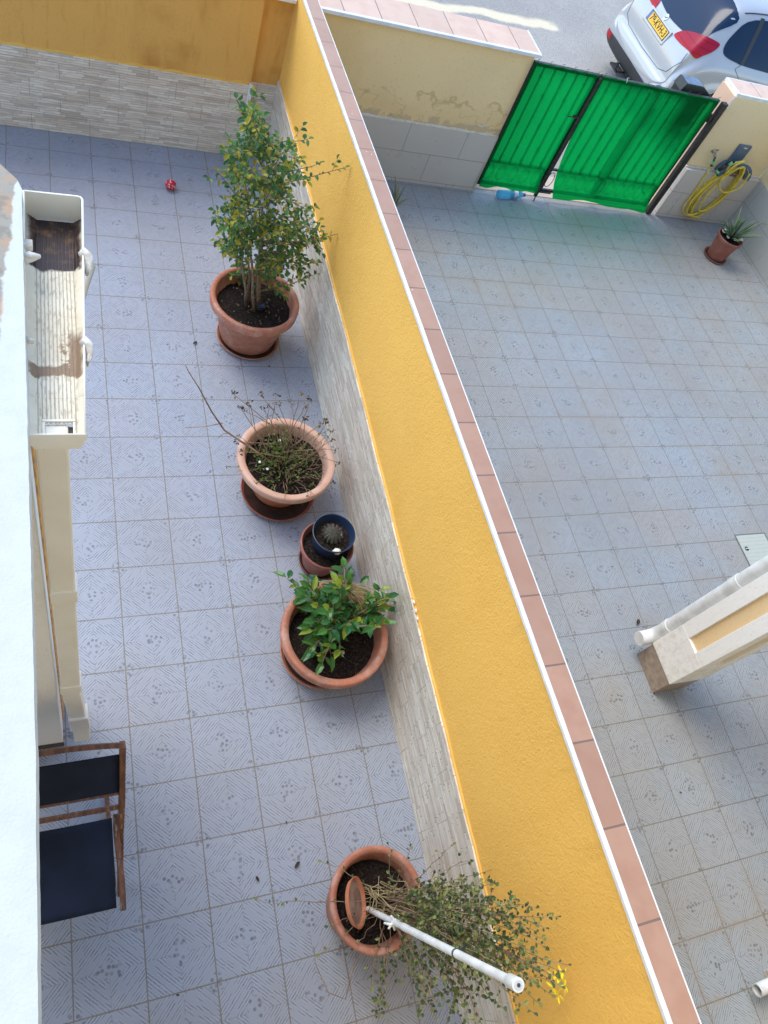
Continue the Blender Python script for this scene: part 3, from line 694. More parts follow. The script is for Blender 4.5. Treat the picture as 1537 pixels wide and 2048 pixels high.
# ------------------------------------------------------------ pots
WETD = simple('damp_dirt', (0.055, 0.025, 0.018), (0.025, 0.015, 0.012), .6, 12)
def saucer(x, y, r, label, mat, h=0.05, z=0.0, name='plant_saucer', tilt=None, inner=None):
    mb = MB(); t = 0.007
    mb.lathe([(0, 0), (r * .86, 0), (r * .90, 0.004), (r - .004, h - .006), (r, h), (r - t, h + .001), (r - t * 1.6, h - .006), (r * .86, 0.010), (0, 0.009)], (x, y, z), 56, tilt)
    o = tag(mb.build(name, mat, smooth=True, auto=50, origin=(x, y, z)), label, 'saucer', 'saucers under the plant pots')
    mb = MB(); mb.lathe([(0, .0105), (r * .84, .0105), (r * .93, h * .62)], (x, y, z), 48, tilt); mb.build('damp_dirt', WETD, o, True); return o
def pot(par, x, y, rt, rb, H, z0, rimh, rimw, mat, soil_drop, rimmat=None, inner=None):
    mb = MB(); n = 72
    mb.lathe([(0, z0), (rb * .97, z0), (rb, z0 + .008), (rt - rimw - .004, H - rimh), (rt - rimw - .002, H - rimh + 0.002)], (x, y, 0), n)
    pb = mb.build('pot', mat, par, True, auto=40)
    mb = MB(); rw = rimw
    mb.lathe([(rt - rw - .004, H - rimh), (rt - .012, H - rimh), (rt - .004, H - rimh + .004), (rt - .001, H - rimh * .6), (rt, H - .016), (rt - .003, H - .005), (rt - .010, H), (rt - rw * .55, H - .001), (rt - rw + .004, H - .006),
              (rt - rw - .002, H - .016), (rt - rw - .012, H - rimh), ((rt - rw) * .90, H - soil_drop - .03)], (x, y, 0), n)
    mb.build('rim', rimmat or mat, pb, True, auto=45)
    mb = MB(); rs = (rt - rw) * .925; k = 22; vs = [(x, y, H - soil_drop)]; fs = []
    for i in range(1, k + 1):
        for j in range(n):
            a = 2 * math.pi * j / n; r = rs * i / k
            vs.append((x + r * math.cos(a), y + r * math.sin(a), H - soil_drop + random.uniform(-.006, .006) + 0.012 * math.sin(a * 2 + 1) * i / k))
    for j in range(n): fs.append((0, 1 + j, 1 + (j + 1) % n))
    for i in range(k - 1):
        for j in range(n): fs.append((1 + i * n + j, 1 + (i + 1) * n + j, 1 + (i + 1) * n + (j + 1) % n, 1 + i * n + (j + 1) % n))
    mb.add(vs, fs); mb.build('soil', SOIL, par, True)
    return pb
def bez(a, b, c, n):
    a, b, c = Vector(a), Vector(b), Vector(c)
    return [(a * (1 - t) ** 2 + b * (2 * t * (1 - t)) + c * t * t) for t in [i / n for i in range(n + 1)]]
def rv(s=1.0): return Vector((random.uniform(-s, s), random.uniform(-s, s), random.uniform(-s, s)))
def jag(pts, s):
    return [pts[0]] + [p + rv(s) for p in pts[1:]]
def branch(stem, fol, pts, r0, r1, L, w, gap, start=0.25, twigs=0.0, twl=0.1, cup=0.25, droop=0.15):
    """one tapering branch with alternate leaves and short leafy side twigs"""
    n = len(pts); stem.tube(pts, [r0 + (r1 - r0) * i / (n - 1) for i in range(n)], 6)
    tot = sum((pts[i + 1] - pts[i]).length for i in range(n - 1)); s = tot * start; k = 0
    while s < tot:
        acc = 0
        for i in range(n - 1):
            l = (pts[i + 1] - pts[i]).length
            if acc + l >= s or i == n - 2: break
            acc += l
        p = pts[i].lerp(pts[i + 1], min(1, (s - acc) / max(l, 1e-6))); d = (pts[i + 1] - pts[i]).normalized()
        an = k * 2.4 + random.uniform(-.5, .5); o = d.orthogonal().normalized(); o.rotate(Matrix.Rotation(an, 3, d))
        if random.random() < twigs and s < tot * .92:
            q = p + (o + d * .8).normalized() * twl * random.uniform(.5, 1.2)
            branch(stem, fol, [p, p.lerp(q, .5) + rv(.006), q], r1 * .8, r1 * .5, L, w, gap * .8, .3, 0, 0, cup, droop)
        elif fol is not None:
            sc = random.uniform(.6, 1.15); ld = (o * 1.0 + d * .55 + rv(.25))
            fol.leaf(p + o * .002, ld, Vector((0, 0, 1)) + rv(.8), L * sc, w * sc * random.uniform(.75, 1.1), cup * random.uniform(.3, 2.0), droop * random.uniform(0, 2.4))
        s += gap * random.uniform(.6, 1.4); k += 1
    if fol is not None:
        d = (pts[-1] - pts[-2]).normalized(); fol.leaf(pts[-1], d + rv(.2), Vector((0, 0, 1)) + rv(.4), L, w, cup, droop)

# pot 1: tall shrub
LF1 = leaf_mat('shrub_leaf', (0.13, 0.27, 0.06), (0.46, 0.42, 0.06), 0.32, dark=(0.045, 0.145, 0.06))
x1, y1 = 1.070, 4.265
p1 = thing('potted_shrub', 'tall small-leaved green and yellow shrub in a big terracotta pot, farthest along the wall', 'plant pot', (x1, y1, 0))
pot(p1, x1, y1, 0.335, 0.212, 0.43, 0.016, 0.075, 0.040, TC1, 0.10)
saucer(1.075, 4.245, 0.248, 'terracotta saucer under the tall shrub pot', TC1, 0.035)
st, fo = MB(), MB()
bases = [Vector((x1 + dx, y1 + dy, 0.32)) for dx, dy in ((-.06, .0), (-.02, .03), (.03, -.02), (.05, .03), (0, -.04))]
def inpoly(x, y, P):
    c = False; j = len(P) - 1
    for i in range(len(P)):
        if (P[i][1] > y) != (P[j][1] > y) and x < (P[j][0] - P[i][0]) * (y - P[i][1]) / (P[j][1] - P[i][1]) + P[i][0]: c = not c
        j = i
    return c
def sample(P, n, yf):
    out = []; x0 = min(p[0] for p in P); x1_ = max(p[0] for p in P); y0 = min(p[1] for p in P); y1_ = max(p[1] for p in P)
    while len(out) < n:
        a, b = random.uniform(x0, x1_), random.uniform(y0, y1_)
        if inpoly(a, b, P): out.append((a, b))
    return out
mass = [(505, 190), (520, 240), (555, 268), (605, 285), (615, 330), (600, 380), (640, 450), (655, 500), (620, 535), (560, 540), (500, 555), (455, 520), (452, 440), (447, 360), (470, 310), (488, 240)]
tips = []
for (a, b) in [(a_ + random.gauss(0, 14), b_ + random.gauss(0, 12)) for a_, b_ in sample(mass, 58, 0)]: tips.append((at(1, 4.40 + random.uniform(-.28, .24), a, b), 1))
for (a, b) in ((505, 182), (510, 190), (690, 335), (640, 325), (684, 465), (660, 515), (616, 278), (434, 345), (441, 490), (645, 543), (445, 300), (603, 320), (498, 215), (640, 440)):
    tips.append((at(1, 4.40 + random.uniform(-.08, .1), a, b), 0))
main = []
for b in bases:
    top = at(1, 4.42, 512 + (b.x - x1) * 500, 300 + random.uniform(-30, 60)); pts = jag(bez(b, b.lerp(top, .5) + rv(.05), top, 8), .012); main.append(pts)
    pts = pts[:6]; st.tube(pts, [.014 - .0021 * i for i in range(6)], 7)
for (a, b) in sample(mass, 16, 0): tips.append((at(1, 4.12 + random.uniform(-.1, .12), a, b), 1))
for tpt, dense in tips:
    best = None
    for pts in main:
        for i, q in enumerate(pts[1:], 1):
            if q.z < tpt.z - .08 and q.z > .42:
                d = (q - tpt).length
                if best is None or d < best[0]: best = (d, q)
    if best is None: best = (0, main[0][2])
    o = best[1]; pts = jag(bez(o, o.lerp(tpt, .5) + Vector((0, 0, -.03)) + rv(.03), tpt, 6), .006)
    branch(st, fo, pts, .005, .0018, .045, .033, .018 if dense else .030, .15, .38 if dense else .12, .10)
st.build('stems', BARK, p1, True); fo.build('foliage', LF1, p1)
mb = MB()
for i in range(60): 
    a = random.uniform(0, 6.28); r = random.uniform(0, .24); c = Vector((x1 + r * math.cos(a), y1 + r * math.sin(a), .345)); mb.leaf(c, rv(), (0, 0, 1), .02, .012)
mb.build('leaf_litter', simple('litter', (0.25, 0.2, 0.12), (0.12, 0.09, 0.05), 0.9, 40), p1)['kind'] = 'stuff'
s = thing('solar_light', 'small black solar garden light stuck in the soil of the shrub pot', 'garden light', (1.10, 4.10, 0.33))
pc = at(2, 0.42, 523, 610); mb = MB(); mb.tube([(pc.x, pc.y, .31), (pc.x, pc.y, .36)], .006, 8); mb.lathe([(0, 0.35), (.018, .352), (.020, .385), (.012, .39), (.012, .405), (0, .405)], (pc.x, pc.y, 0), 16); mb.build('stake', simple('black_plastic', (0.015, 0.015, 0.017), None, 0.35), s, True, auto=40)
mb = MB(); mb.box(pc.x - .027, pc.x + .027, pc.y - .027, pc.y + .027, .4055, .418, .004); b = mb.build('head', bpy.data.materials['black_plastic'], s)
mb = MB(); mb.box(pc.x - .020, pc.x + .020, pc.y - .020, pc.y + .020, .4182, .420); mb.build('solar_cell', simple('solar_cell', (0.012, 0.02, 0.07), None, 0.1), b)

# pot 2: bleached rim, dried plant
x2, y2 = 1.088, 2.860
p2 = thing('potted_plant', 'wide pot with bleached rim and dried-out twiggy plant, second from the far end', 'plant pot', (x2, y2, 0))
pot(p2, x2, y2, 0.333, 0.180, 0.375, 0.012, 0.06, 0.050, TC3, 0.09, TC2)
saucer(1.083, 2.815, 0.262, 'terracotta saucer sticking out from under the dried-out plant', TC4, 0.045)
st, fo, dr = MB(), MB(), MB()
def px_tip(pl, a, b): return at(1, pl, a, b)
for (a, b, pl, r) in ((370, 730, 3.0, .0055), ):
    o = Vector((x2 - .05, y2 - .02, .29)); m1 = at(1, 2.98, 450, 860); e = at(1, 3.12, 370, 730)
    pts = jag([o, o.lerp(m1, .5), m1, at(1, 3.02, 424, 823), at(1, 3.07, 398, 775), at(1, 3.10, 380, 745), e], .004); st.tube(pts, [.007, .0065, .006, .005, .004, .003, .0025], 6)
    st.tube(jag([at(1, 3.0, 446, 846), at(1, 3.0, 412, 853), at(1, 3.0, 371, 855)], .004), [.003, .0025, .002], 5)
    st.tube([at(1, 3.0, 462, 866), at(1, 3.0, 446, 868), at(1, 3.0, 437, 876)], .002, 5)
for i in range(130):
    c = Vector((x2 + random.gauss(-.03, .10), y2 + random.gauss(0.02, .10), .30 + random.uniform(0, .07)))
    if math.hypot(c.x - x2, c.y - y2) < .25: fo.leaf(c, rv() + Vector((0, 0, .5)), (0, 0, 1), random.uniform(.02, .04), random.uniform(.010, .018))
gst = MB()
for i in range(150):
    an = random.uniform(0, 6.28); r = random.uniform(0, .23); o = Vector((x2 + r * math.cos(an), y2 + r * math.sin(an), .285))
    d = Vector((math.cos(an) * random.uniform(.0, .9), math.sin(an) * random.uniform(0, .9), random.uniform(.2, 1.3))); L = random.uniform(.06, .26)
    e = o + d.normalized() * L; pts = jag(bez(o, o.lerp(e, .5) + Vector((0, 0, .04)), e + Vector((0, 0, -.02)), 5), .006)
    (st if i % 3 else gst).tube(pts, [.0018] * 5 + [.001], 4)
    if i % 3 == 0:
        for k in range(4): fo.leaf(pts[2 + k % 4], rv() + Vector((0, 0, .3)), (0, 0, 1), .022, .011)
    if i % 2 == 0:
        for k in range(random.randint(1, 4)): dr.leaf(pts[-1] + rv(.008), rv(), rv(), .020, .010)
for (a, b) in ((468, 790), (481, 815), (487, 820), (520, 790), (553, 792), (600, 787), (612, 810), (620, 800), (650, 840), (655, 845), (665, 880), (672, 900), (665, 862), (540, 812), (500, 805), (610, 835), (640, 850), (675, 925), (668, 965), (640, 975), (650, 960), (560, 810), (528, 818), (470, 885), (483, 905)):
    o = Vector((x2 + random.uniform(-.2, .2), y2 + random.uniform(-.05, .15), .29)); e = at(1, 2.95 if b < 900 else 2.72, a, b)
    pts = jag(bez(o, o.lerp(e, .4) + Vector((0, 0, .05)), e, 6), .005); st.tube(pts, [.0024] * 6 + [.0014], 5)
    for k in range(6): dr.leaf(e + rv(.014), rv() + Vector((0, 0, .4)), rv(), .024, .014)
for (a, b, n) in ((552, 900, 26), (520, 920, 10), (570, 880, 8), (600, 930, 5)):
    for k in range(n): c = at(2, .33, a + random.uniform(-12, 12), b + random.uniform(-12, 12)); fo.leaf(c, rv() + Vector((0, 0, .3)), (0, 0, 1), .026, .018)
st.build('stems', TWIG, p2, True); gst.build('green_stems', simple('olive_stem', (0.17, 0.20, 0.07), (0.10, 0.13, 0.04), .8, 12), p2, True); dr.build('dead_leaves', leaf_mat('dead_leaf', (0.11, 0.065, 0.035), (0.20, 0.15, 0.07), 0.4, 0.9, 0.05), p2)
fo.build('foliage', leaf_mat('fresh_leaf', (0.13, 0.25, 0.05), (0.26, 0.34, 0.08), 0.35), p2)
mb = MB()
for (a, b) in ((560, 881), (520, 924), (535, 938)):
    c = at(2, .355, a, b)
    for k in range(7): an = k * .9; mb.leaf(c, (math.cos(an), math.sin(an), .2), (0, 0, 1), .012, .008)
mb.build('blossom', simple('white_petals', (0.85, 0.87, 0.84), None, 0.6), p2)
mb = MB()
for i in range(150):
    a = random.uniform(0, 6.28); r = .245 * math.sqrt(random.random()); c = Vector((x2 + r * math.cos(a), y2 + r * math.sin(a), .285 + random.uniform(0, .02))); mb.leaf(c, rv(), rv(.5) + Vector((0, 0, 1)), .035, .016)
mb.build('leaf_litter', leaf_mat('brown_litter', (0.07, 0.045, 0.03), (0.12, 0.09, 0.055), 0.3, 0.95, 0.0), p2)['kind'] = 'stuff'

# pot 3: cactus in a blue pot, in a terracotta pot
x3, y3 = 1.272, 2.240
p3 = thing('terracotta_pot', 'smaller red-brown pot of bare soil with a blue pot standing in it', 'plant pot', (x3, y3, 0))
pot(p3, x3, y3, 0.180, 0.108, 0.285, 0.010, 0.045, 0.016, TC4, 0.055)
saucer(1.290, 2.255, 0.152, 'dark thin saucer under the cactus pots', TCD, 0.03)
xb, yb = 1.296, 2.268
p4 = thing('potted_cactus', 'round spiny cactus in a dark blue plastic pot set inside a terracotta pot', 'plant pot', (xb, yb, 0.225))
BLUE = simple('dark_blue_plastic', (0.018, 0.038, 0.085), (0.03, 0.055, 0.11), 0.35, 6)
mb = MB(); H = .385; mb.lathe([(0, .232), (.108, .232), (.110, .236), (.135, H - .012), (.141, H - .010), (.142, H), (.137, H + .001), (.130, H - .03), (.121, .33), (.118, .32)], (xb, yb, 0), 56); mb.build('pot', BLUE, p4, True, auto=50)
mb = MB(); mb.lathe([(0, .325), (.05, .327), (.119, .322)], (xb, yb, 0), 40); mb.build('soil', SOIL, p4, True)
cx, cy = xb - .006, yb + .006; mb = MB(); sp = MB(); n = 84; vs = []; fs = []; k = 16
for i in range(k + 1):
    ph = math.pi * .5 * i / k * 1.15 - .2
    for j in range(n):
        a = 2 * math.pi * j / n; r = .058 * max(.02, math.cos(min(ph, 1.55))) * (1 + .09 * math.cos(a * 14))
        vs.append((cx + r * math.cos(a), cy + r * math.sin(a), .345 + .05 * math.sin(ph)))
for i in range(k):
    for j in range(n): fs.append((i * n + j, i * n + (j + 1) % n, (i + 1) * n + (j + 1) % n, (i + 1) * n + j))
mb.add(vs, fs); mb.build('cactus', simple('cactus_green', (0.05, 0.06, 0.045), (0.09, 0.085, 0.06), 0.8, 40), p4, True)
for j in range(14):
    for i in range(1, 8):
        ph = i * .19; a = 2 * math.pi * j / 14; c = Vector((cx + .063 * math.cos(ph) * math.cos(a), cy + .063 * math.cos(ph) * math.sin(a), .345 + .052 * math.sin(ph)))
        for q in range(4):
            d = (Vector((math.cos(a) * math.cos(ph), math.sin(a) * math.cos(ph), math.sin(ph))) + rv(.7)).normalized(); sp.tube([c, c + d * .016], [.0009, .0004], 3)
sp.build('spines', simple('spine', (0.16, 0.13, 0.115), None, 0.7), p4)
for (a, b, sz) in ((680, 1069, .016), (674, 1103, .026)):
    c = at(2, .34, a, b); bm = bmesh.new(); bmesh.ops.create_icosphere(bm, subdivisions=2, radius=sz)
    for v in bm.verts: v.co = Vector((v.co.x * 1.1, v.co.y * .8, v.co.z * .7)) + rv(sz * .10) + c
    mb = MB(); mb.bm(bm); tag(mb.build('pebble', simple('white_pebble', (0.78, 0.77, 0.68), None, 0.6), smooth=True), 'small white pebble right of the cactus' if sz < .02 else 'larger white pebble in front of the cactus', 'stone', 'pebbles in the blue pot')

# pot 4: broad-leaved bush
x5, y5 = 1.188, 1.618
p5 = thing('potted_bush', 'broad glossy-leaved young citrus-like bush in a wide terracotta pot', 'plant pot', (x5, y5, 0))
pot(p5, x5, y5, 0.334, 0.182, 0.345, 0.014, 0.07, 0.046, TC1, 0.11)
saucer(1.160, 1.620, 0.255, 'terracotta saucer showing left of the broad-leaved bush pot', TC1, 0.045)
st, fo = MB(), MB(); o0 = Vector((1.21, 1.66, .24))
mass = [(600, 1165), (650, 1155), (690, 1150), (740, 1175), (785, 1190), (770, 1225), (745, 1265), (700, 1270), (660, 1290), (630, 1310), (615, 1270), (625, 1220), (600, 1190)]
for (a, b) in sample(mass, 46, 0) + [(575, 1155), (798, 1192), (690, 1138), (645, 1325), (620, 1300), (770, 1250), (680, 1300), (760, 1180), (618, 1175)]:
    e = at(2, random.uniform(.42, .62) if b < 1260 else random.uniform(.34, .45), a, b)
    pts = jag(bez(o0 + rv(.02), o0.lerp(e, .5) + Vector((0, 0, .07)), e, 6), .006); branch(st, fo, pts, .0045, .002, .090, .046, .034, .40, .18, .06, .2, .35)
st.build('stems', TWIG, p5, True); fo.build('foliage', leaf_mat('citrus_leaf', (0.075, 0.23, 0.04), (0.30, 0.40, 0.05), 0.13, 0.28, 0.3, (0.03, 0.13, 0.045)), p5)
mb = MB()
for i in range(70): mb.tube(jag(bez(at(2, .47, 640 + random.uniform(-5, 5), 1163), at(2, .52, 700, 1150 + random.uniform(0, 30)), at(2, .47, 740 + random.uniform(-40, 20), 1190 + random.uniform(-15, 25)), 4), .01), [.0012] * 5, 4)
mb.build('dry_strands', STRAW, p5)
mb = MB()
for i in range(110):
    a = random.uniform(0, 6.28); r = .25 * math.sqrt(random.random()); c = Vector((x5 + r * math.cos(a), y5 + r * math.sin(a), .243 + random.uniform(0, .012))); mb.leaf(c, rv(), rv(.4) + Vector((0, 0, 1)), random.uniform(.012, .03), .008)
mb.build('leaf_litter', bpy.data.materials['brown_litter'], p5)['kind'] = 'stuff'
mb = MB(); c = at(2, .37, 696, 1291); mb.lathe([(0, 0), (.014, .002), (.012, .006), (0, .008)], (c.x, c.y, .25), 10); mb.build('mushroom_scrap', simple('beige_scrap', (0.6, 0.5, 0.35), None, 0.8), p5)

# pot 5: dry climber, pole, small saucer inside
x6, y6 = 1.098, 0.176
p6 = thing('potted_climber', 'nearest pot with straggly dry small-leaved climber spilling over the wall', 'plant pot', (x6, y6, 0))
pot(p6, x6, y6, 0.248, 0.17, 0.41, 0.0, 0.06, 0.034, TC1, 0.12)
st, fo, sw = MB(), MB(), MB(); o0 = Vector((x6 + .06, y6 - .02, .30))
mass = [(760, 1910), (830, 1800), (870, 1740), (905, 1700), (960, 1730), (1000, 1790), (1080, 1800), (1140, 1850), (1120, 1900), (1090, 1960), (1050, 2060), (800, 2060), (730, 2000), (720, 1940)]
dens = [(900, 1820), (1000, 1800), (1080, 1830), (1110, 1880), (1060, 1950), (1010, 2050), (880, 2055), (860, 1950), (880, 1870)]
def cpt(a, b):
    x = 0.93 + (a - 640) / 500 * .50 + random.uniform(-.10, .07); q = at(0, min(x, 1.50), a, b)
    if q.z < .10: q = at(2, random.uniform(.12, .3), a, b)
    if q.z > 1.75: q = at(2, 1.7, a, b)
    if q.x > 1.535: q = at(0, 1.52, a, b)
    return q
T5 = [(a_ + random.gauss(0, 26), b_ + random.gauss(0, 26)) for a_, b_ in sample(mass, 40, 0) + sample(dens, 30, 0)] + [(1114, 1952), (1124, 1972), (1104, 1985), (1118, 1946), (1110, 1960)]
for (a, b) in T5:
    e = cpt(a, b); up = .22 if e.z > .5 else .12
    pts = jag(bez(o0 + rv(.03), o0.lerp(e, .55) + Vector((0, 0, up)) + rv(.07), e, 8), .012); branch(st, fo, pts, .0030, .0012, .022, .018, .025, .5, .34, .08, .25, .1)
for (a, b) in ((515, 1805), (640, 1905), (660, 1855), (645, 1720), (825, 1690), (905, 1690), (940, 1720), (700, 1910), (845, 1795), (1170, 2048), (1120, 1790), (1135, 1862), (1050, 1722), (780, 1690)):
    z = .42 if a < 720 else .9; e = at(2, z, a, b); pts = jag(bez(o0, o0.lerp(e, .5) + Vector((0, 0, .12)), e, 9), .010); branch(st, fo, pts, .0025, .001, .022, .017, .06, .35, .15, .05, .25, .1)
pts = [at(2, .35, 720, 1880), at(2, .3, 690, 2000), at(2, .2, 655, 1985), at(2, .15, 632, 1930), at(2, .15, 630, 1895)]; st.tube(jag(pts, .006), [.003, .003, .0028, .0025, .002], 5)
for i in range(48):
    o = Vector((x6 + random.uniform(-.06, .12), y6 + random.uniform(-.08, .1), .32)); e = at(2, random.uniform(.42, .6), random.uniform(740, 880), random.uniform(1770, 1850))
    sw.tube(jag(bez(o, o.lerp(e, .5) + Vector((0, 0, .08)), e, 5), .012), [.0022] * 5 + [.001], 4)
st.build('stems', TWIG, p6, True); sw.build('dry_stalks', STRAW, p6)
fo.build('foliage', leaf_mat('climber_leaf', (0.12, 0.19, 0.065), (0.32, 0.36, 0.11), 0.28, 0.6, 0.25, (0.050, 0.080, 0.042)), p6)
mb = MB()
for (a, b) in ((1112, 1950), (1128, 1972), (1108, 1975), (1125, 1945), (1118, 1990)):
    c = at(0, 1.50, a, b)
    for k in range(5): an = k * 1.256 + a; mb.leaf(c, (math.cos(an) * .6 - .3, math.sin(an), math.sin(an * 2) * .5 + .3), rv(), .035, .014)
mb.build('blossom', simple('yellow_petals', (0.85, 0.72, 0.03), None, 0.6), p6)
mb = MB()
for i in range(90):
    a = random.uniform(0, 6.28); r = random.uniform(0, .19); c = Vector((x6 + r * math.cos(a), y6 + r * math.sin(a), .298 + random.uniform(0, .012))); mb.leaf(c, rv(), rv(.4) + Vector((0, 0, 1)), random.uniform(.012, .03), .008)
mb.build('leaf_litter', bpy.data.materials['brown_litter'], p6)['kind'] = 'stuff'
mb = MB(); pb = at(2, .335, 737, 1818); pt = at(2, 2.0, 1037, 1970)
o = thing('plastic_pole', 'white plastic tube pole leaning out of the nearest pot', 'pole', pb)
mb.tube([pb, pb.lerp(pt, .34)], .0135, 20); mb.tube([pb.lerp(pt, .335), pb.lerp(pt, .375), pb.lerp(pt, .975)], [.016, .0152, .0152], 20); mb.build('tube', WPVC, o, True, auto=40)
mb = MB(); dn = (pt - pb).normalized(); mb.tube([pt - dn * .07, pt - dn * .06, pt], [.016, .021, .021], 28); mb.build('collar', WPVC, o, True, auto=40)
mb = MB(); mb.tube([pt, pt + dn * .003], [.0145, .0135], 24); mb.build('end_plug', simple('grey_plug', (0.55, 0.57, 0.58), None, .4), o, True, auto=40)
mb = MB(); mb.tube([pt + dn * .0031, pt + dn * .0045], [.006, .006], 16); mb.build('plug_hole', simple('dark_hole', (0.05, 0.05, 0.05), None, .6), o)
mb = MB(); q = pb.lerp(pt, .70); mb.tube([q - dn * .006, q + dn * .006], .017, 20); mb.tube([q + Vector((0, 0, -.02)), q + Vector((.06, .01, -.05))], .006, 8); mb.build('tie', simple('dark_tie', (0.02, 0.05, 0.06), None, .5), o, True)
q = pb.lerp(pt, .26); mb = MB()
for k in range(7):
    an = k * .95; e = q + Vector((math.cos(an) * .042, math.sin(an) * .030, random.uniform(-.03, .01))); mb.tube([q, q.lerp(e, .5) + rv(.01), e], [.009, .007, .005], 7)
mb.build('broken_clamp', WPVC, o, True)
c = at(2, .40, 706, 1806); tl = Matrix.Rotation(math.radians(52), 3, 'Y') @ Matrix.Rotation(math.radians(6), 3, 'X')
mb = MB(); r = .118
mb.lathe([(0, 0), (r * .84, 0), (r * .88, .003), (r, .026), (r - .006, .027), (r * .86, .007), (0, .006)], c, 48, tl)
so2 = mb.build('plant_saucer', TC3, smooth=True, auto=45); tag(so2, 'dusty terracotta saucer standing tilted inside the nearest pot', 'saucer')
mb = MB(); mb.lathe([(0, .0075), (r * .80, .0075), (r * .86, .0095)], c, 40, tl); mb.build('dried_silt', simple('silt', (0.36, 0.26, 0.21), (0.22, 0.13, 0.10), .9, 14), so2)

# pot 6: aloe in the right courtyard
z0 = -0.034; c6 = Vector((6.83, 5.90, z0))
p7 = thing('potted_aloe', 'small terracotta pot of spiky aloe with white stones in the far right corner', 'plant pot', c6)
c7 = at(2, .24, 1461, 476); rt = .158
mb = MB(); zb = z0 + .012; rb = .108; cc = (c7.x, c7.y, 0)
mb.lathe([(0, zb), (rb, zb), (rt - .014, .215), (rt - .002, .216), (rt, .226), (rt, .252), (rt - .005, .257), (rt - .012, .254), (rt - .016, .23), (rt - .02, .20)], cc, 48); mb.build('pot', TC4, p7, True, auto=40)
mb = MB(); mb.lathe([(0, .21), (.08, .212), (rt - .018, .205)], cc, 30); mb.build('soil', SOIL, p7, True)
saucer(c7.x - .02, c7.y - .01, 0.150, 'small terracotta saucer under the aloe pot', TC4, .022, z0)
mb = MB()
for i in range(46):
    a = random.uniform(0, 6.28); el = random.uniform(.45, 1.45); L = random.uniform(.20, .36); d = Vector((math.cos(a) * math.cos(el), math.sin(a) * math.cos(el), math.sin(el)))
    b0 = Vector((c7.x + .02 + math.cos(a) * .015, c7.y + .01 + math.sin(a) * .015, .215 + .02 * math.sin(el)))
    pts = [b0, b0 + d * L * .35 + Vector((0, 0, .02)), b0 + d * L * .7 + Vector((0, 0, .015)), b0 + d * L]
    mb.tube(pts, [.013, .011, .007, .001], 6)
mb.build('leaves', leaf_mat('aloe_leaf', (0.16, 0.27, 0.17), (0.35, 0.42, 0.16), .25, .5, .1), p7, True)
mb = MB(); mb.tube([Vector((c7.x, c7.y, .23)), at(1, 6.1, 1490, 470), at(0, 7.36, 1524, 447), at(0, 7.33, 1537, 449)], .0025, 5); mb.build('flower_stalk', TWIG, p7)
for k, (a, b, sz) in enumerate(((1451, 462, .038), (1457, 474, .022), (1481, 478, .034), (1470, 480, .016))):
    c = at(2, .252, a, b); bm = bmesh.new(); bmesh.ops.create_icosphere(bm, subdivisions=2, radius=sz)
    for v in bm.verts: v.co = Vector((v.co.x, v.co.y, v.co.z * .6)) + rv(sz * .16) + c
    mb = MB(); mb.bm(bm); tag(mb.build('pebble', bpy.data.materials['white_pebble'], smooth=False), ['largest white stone at the left rim of the aloe pot', 'middle-sized white stone left of the aloe leaves', 'white stone at the right rim of the aloe pot', 'smallest white stone between the aloe leaves and the front rim'][k], 'stone', 'white stones in the aloe pot')
# aloe poking out behind the dividing wall
mb = MB(); b0 = at(2, .05, 788, 415); b0.x = max(b0.x, 1.80)
for (a, b, z) in ((818, 362, .30), (800, 358, .34), (826, 398, .2), (780, 372, .28), (812, 408, .15), (790, 350, .32)):
    e = at(2, z, a, b); mb.tube(bez(b0, b0.lerp(e, .5) + Vector((0, 0, .08)), e, 6), [.012, .011, .010, .008, .006, .004, .001], 6)
tag(mb.build('aloe_plant', leaf_mat('pale_aloe', (0.26, 0.32, 0.20), (0.36, 0.32, 0.18), .3, .5, .1), smooth=True, origin=(b0.x, b0.y, -.034)), 'aloe leaves showing just past the pink coping near the street wall', 'plant')

# ------------------------------------------------------------ toy ball, bottle
c = at(2, .045, 342, 370); c.z = .047
def ball_mat():
    m = M('red_dotted_rubber', .35, .5); tc = m.t.nodes.new('ShaderNodeTexCoord'); v, k = m.voro(62, tc.outputs['Object'])
    m.color(m.mix(v.step(.36, .30) * k.gt(.35), (0.48, 0.01, 0.035), (0.85, 0.70, 0.70))); m.bump(v, .4, .004); return m.m
bm = bmesh.new(); bmesh.ops.create_uvsphere(bm, u_segments=32, v_segments=20, radius=.047)
for v in bm.verts: v.co += c
mb = MB(); mb.bm(bm); tag(mb.build('toy_ball', ball_mat(), smooth=True, origin=c), 'small red ball with white dots lying on the left courtyard floor', 'ball')
a = at(2, .02, 992, 377); b = at(2, .02, 1046, 379); a.z = b.z = z0 + .05; ax_ = (b - a).normalized(); L = (b - a).length
a.y -= .085; b.y -= .085
bt = thing('plastic_bottle', 'empty blue plastic water bottle lying at the foot of the green gate', 'bottle', a)
def PETm():
    m = M('blue_pet', .12, .5); m.color((0.16, 0.62, 0.88)); m.b.inputs['Transmission Weight'].default_value = .6; m.b.inputs['IOR'].default_value = 1.15; return m.m
q = ax_.to_track_quat('Z', 'X').to_matrix(); prof = [(0, 0), (.036, 0), (.046, .012)]
for i in range(12): prof += [(.046 if i % 2 else .042, L * (.08 + i * .052))]
prof += [(.045, L * .72), (.038, L * .82), (.018, L * .92), (.016, L * .94)]
mb = MB(); mb.lathe(prof, a, 32, q); mb.build('body', PETm(), bt, True)
mb = MB(); mb.lathe([(0, L * .99), (.019, L * .99), (.019, L * .94), (0, L * .94)], a, 20, q); mb.build('cap', simple('blue_cap', (0.01, 0.05, 0.30), None, .4), bt, True, auto=40)
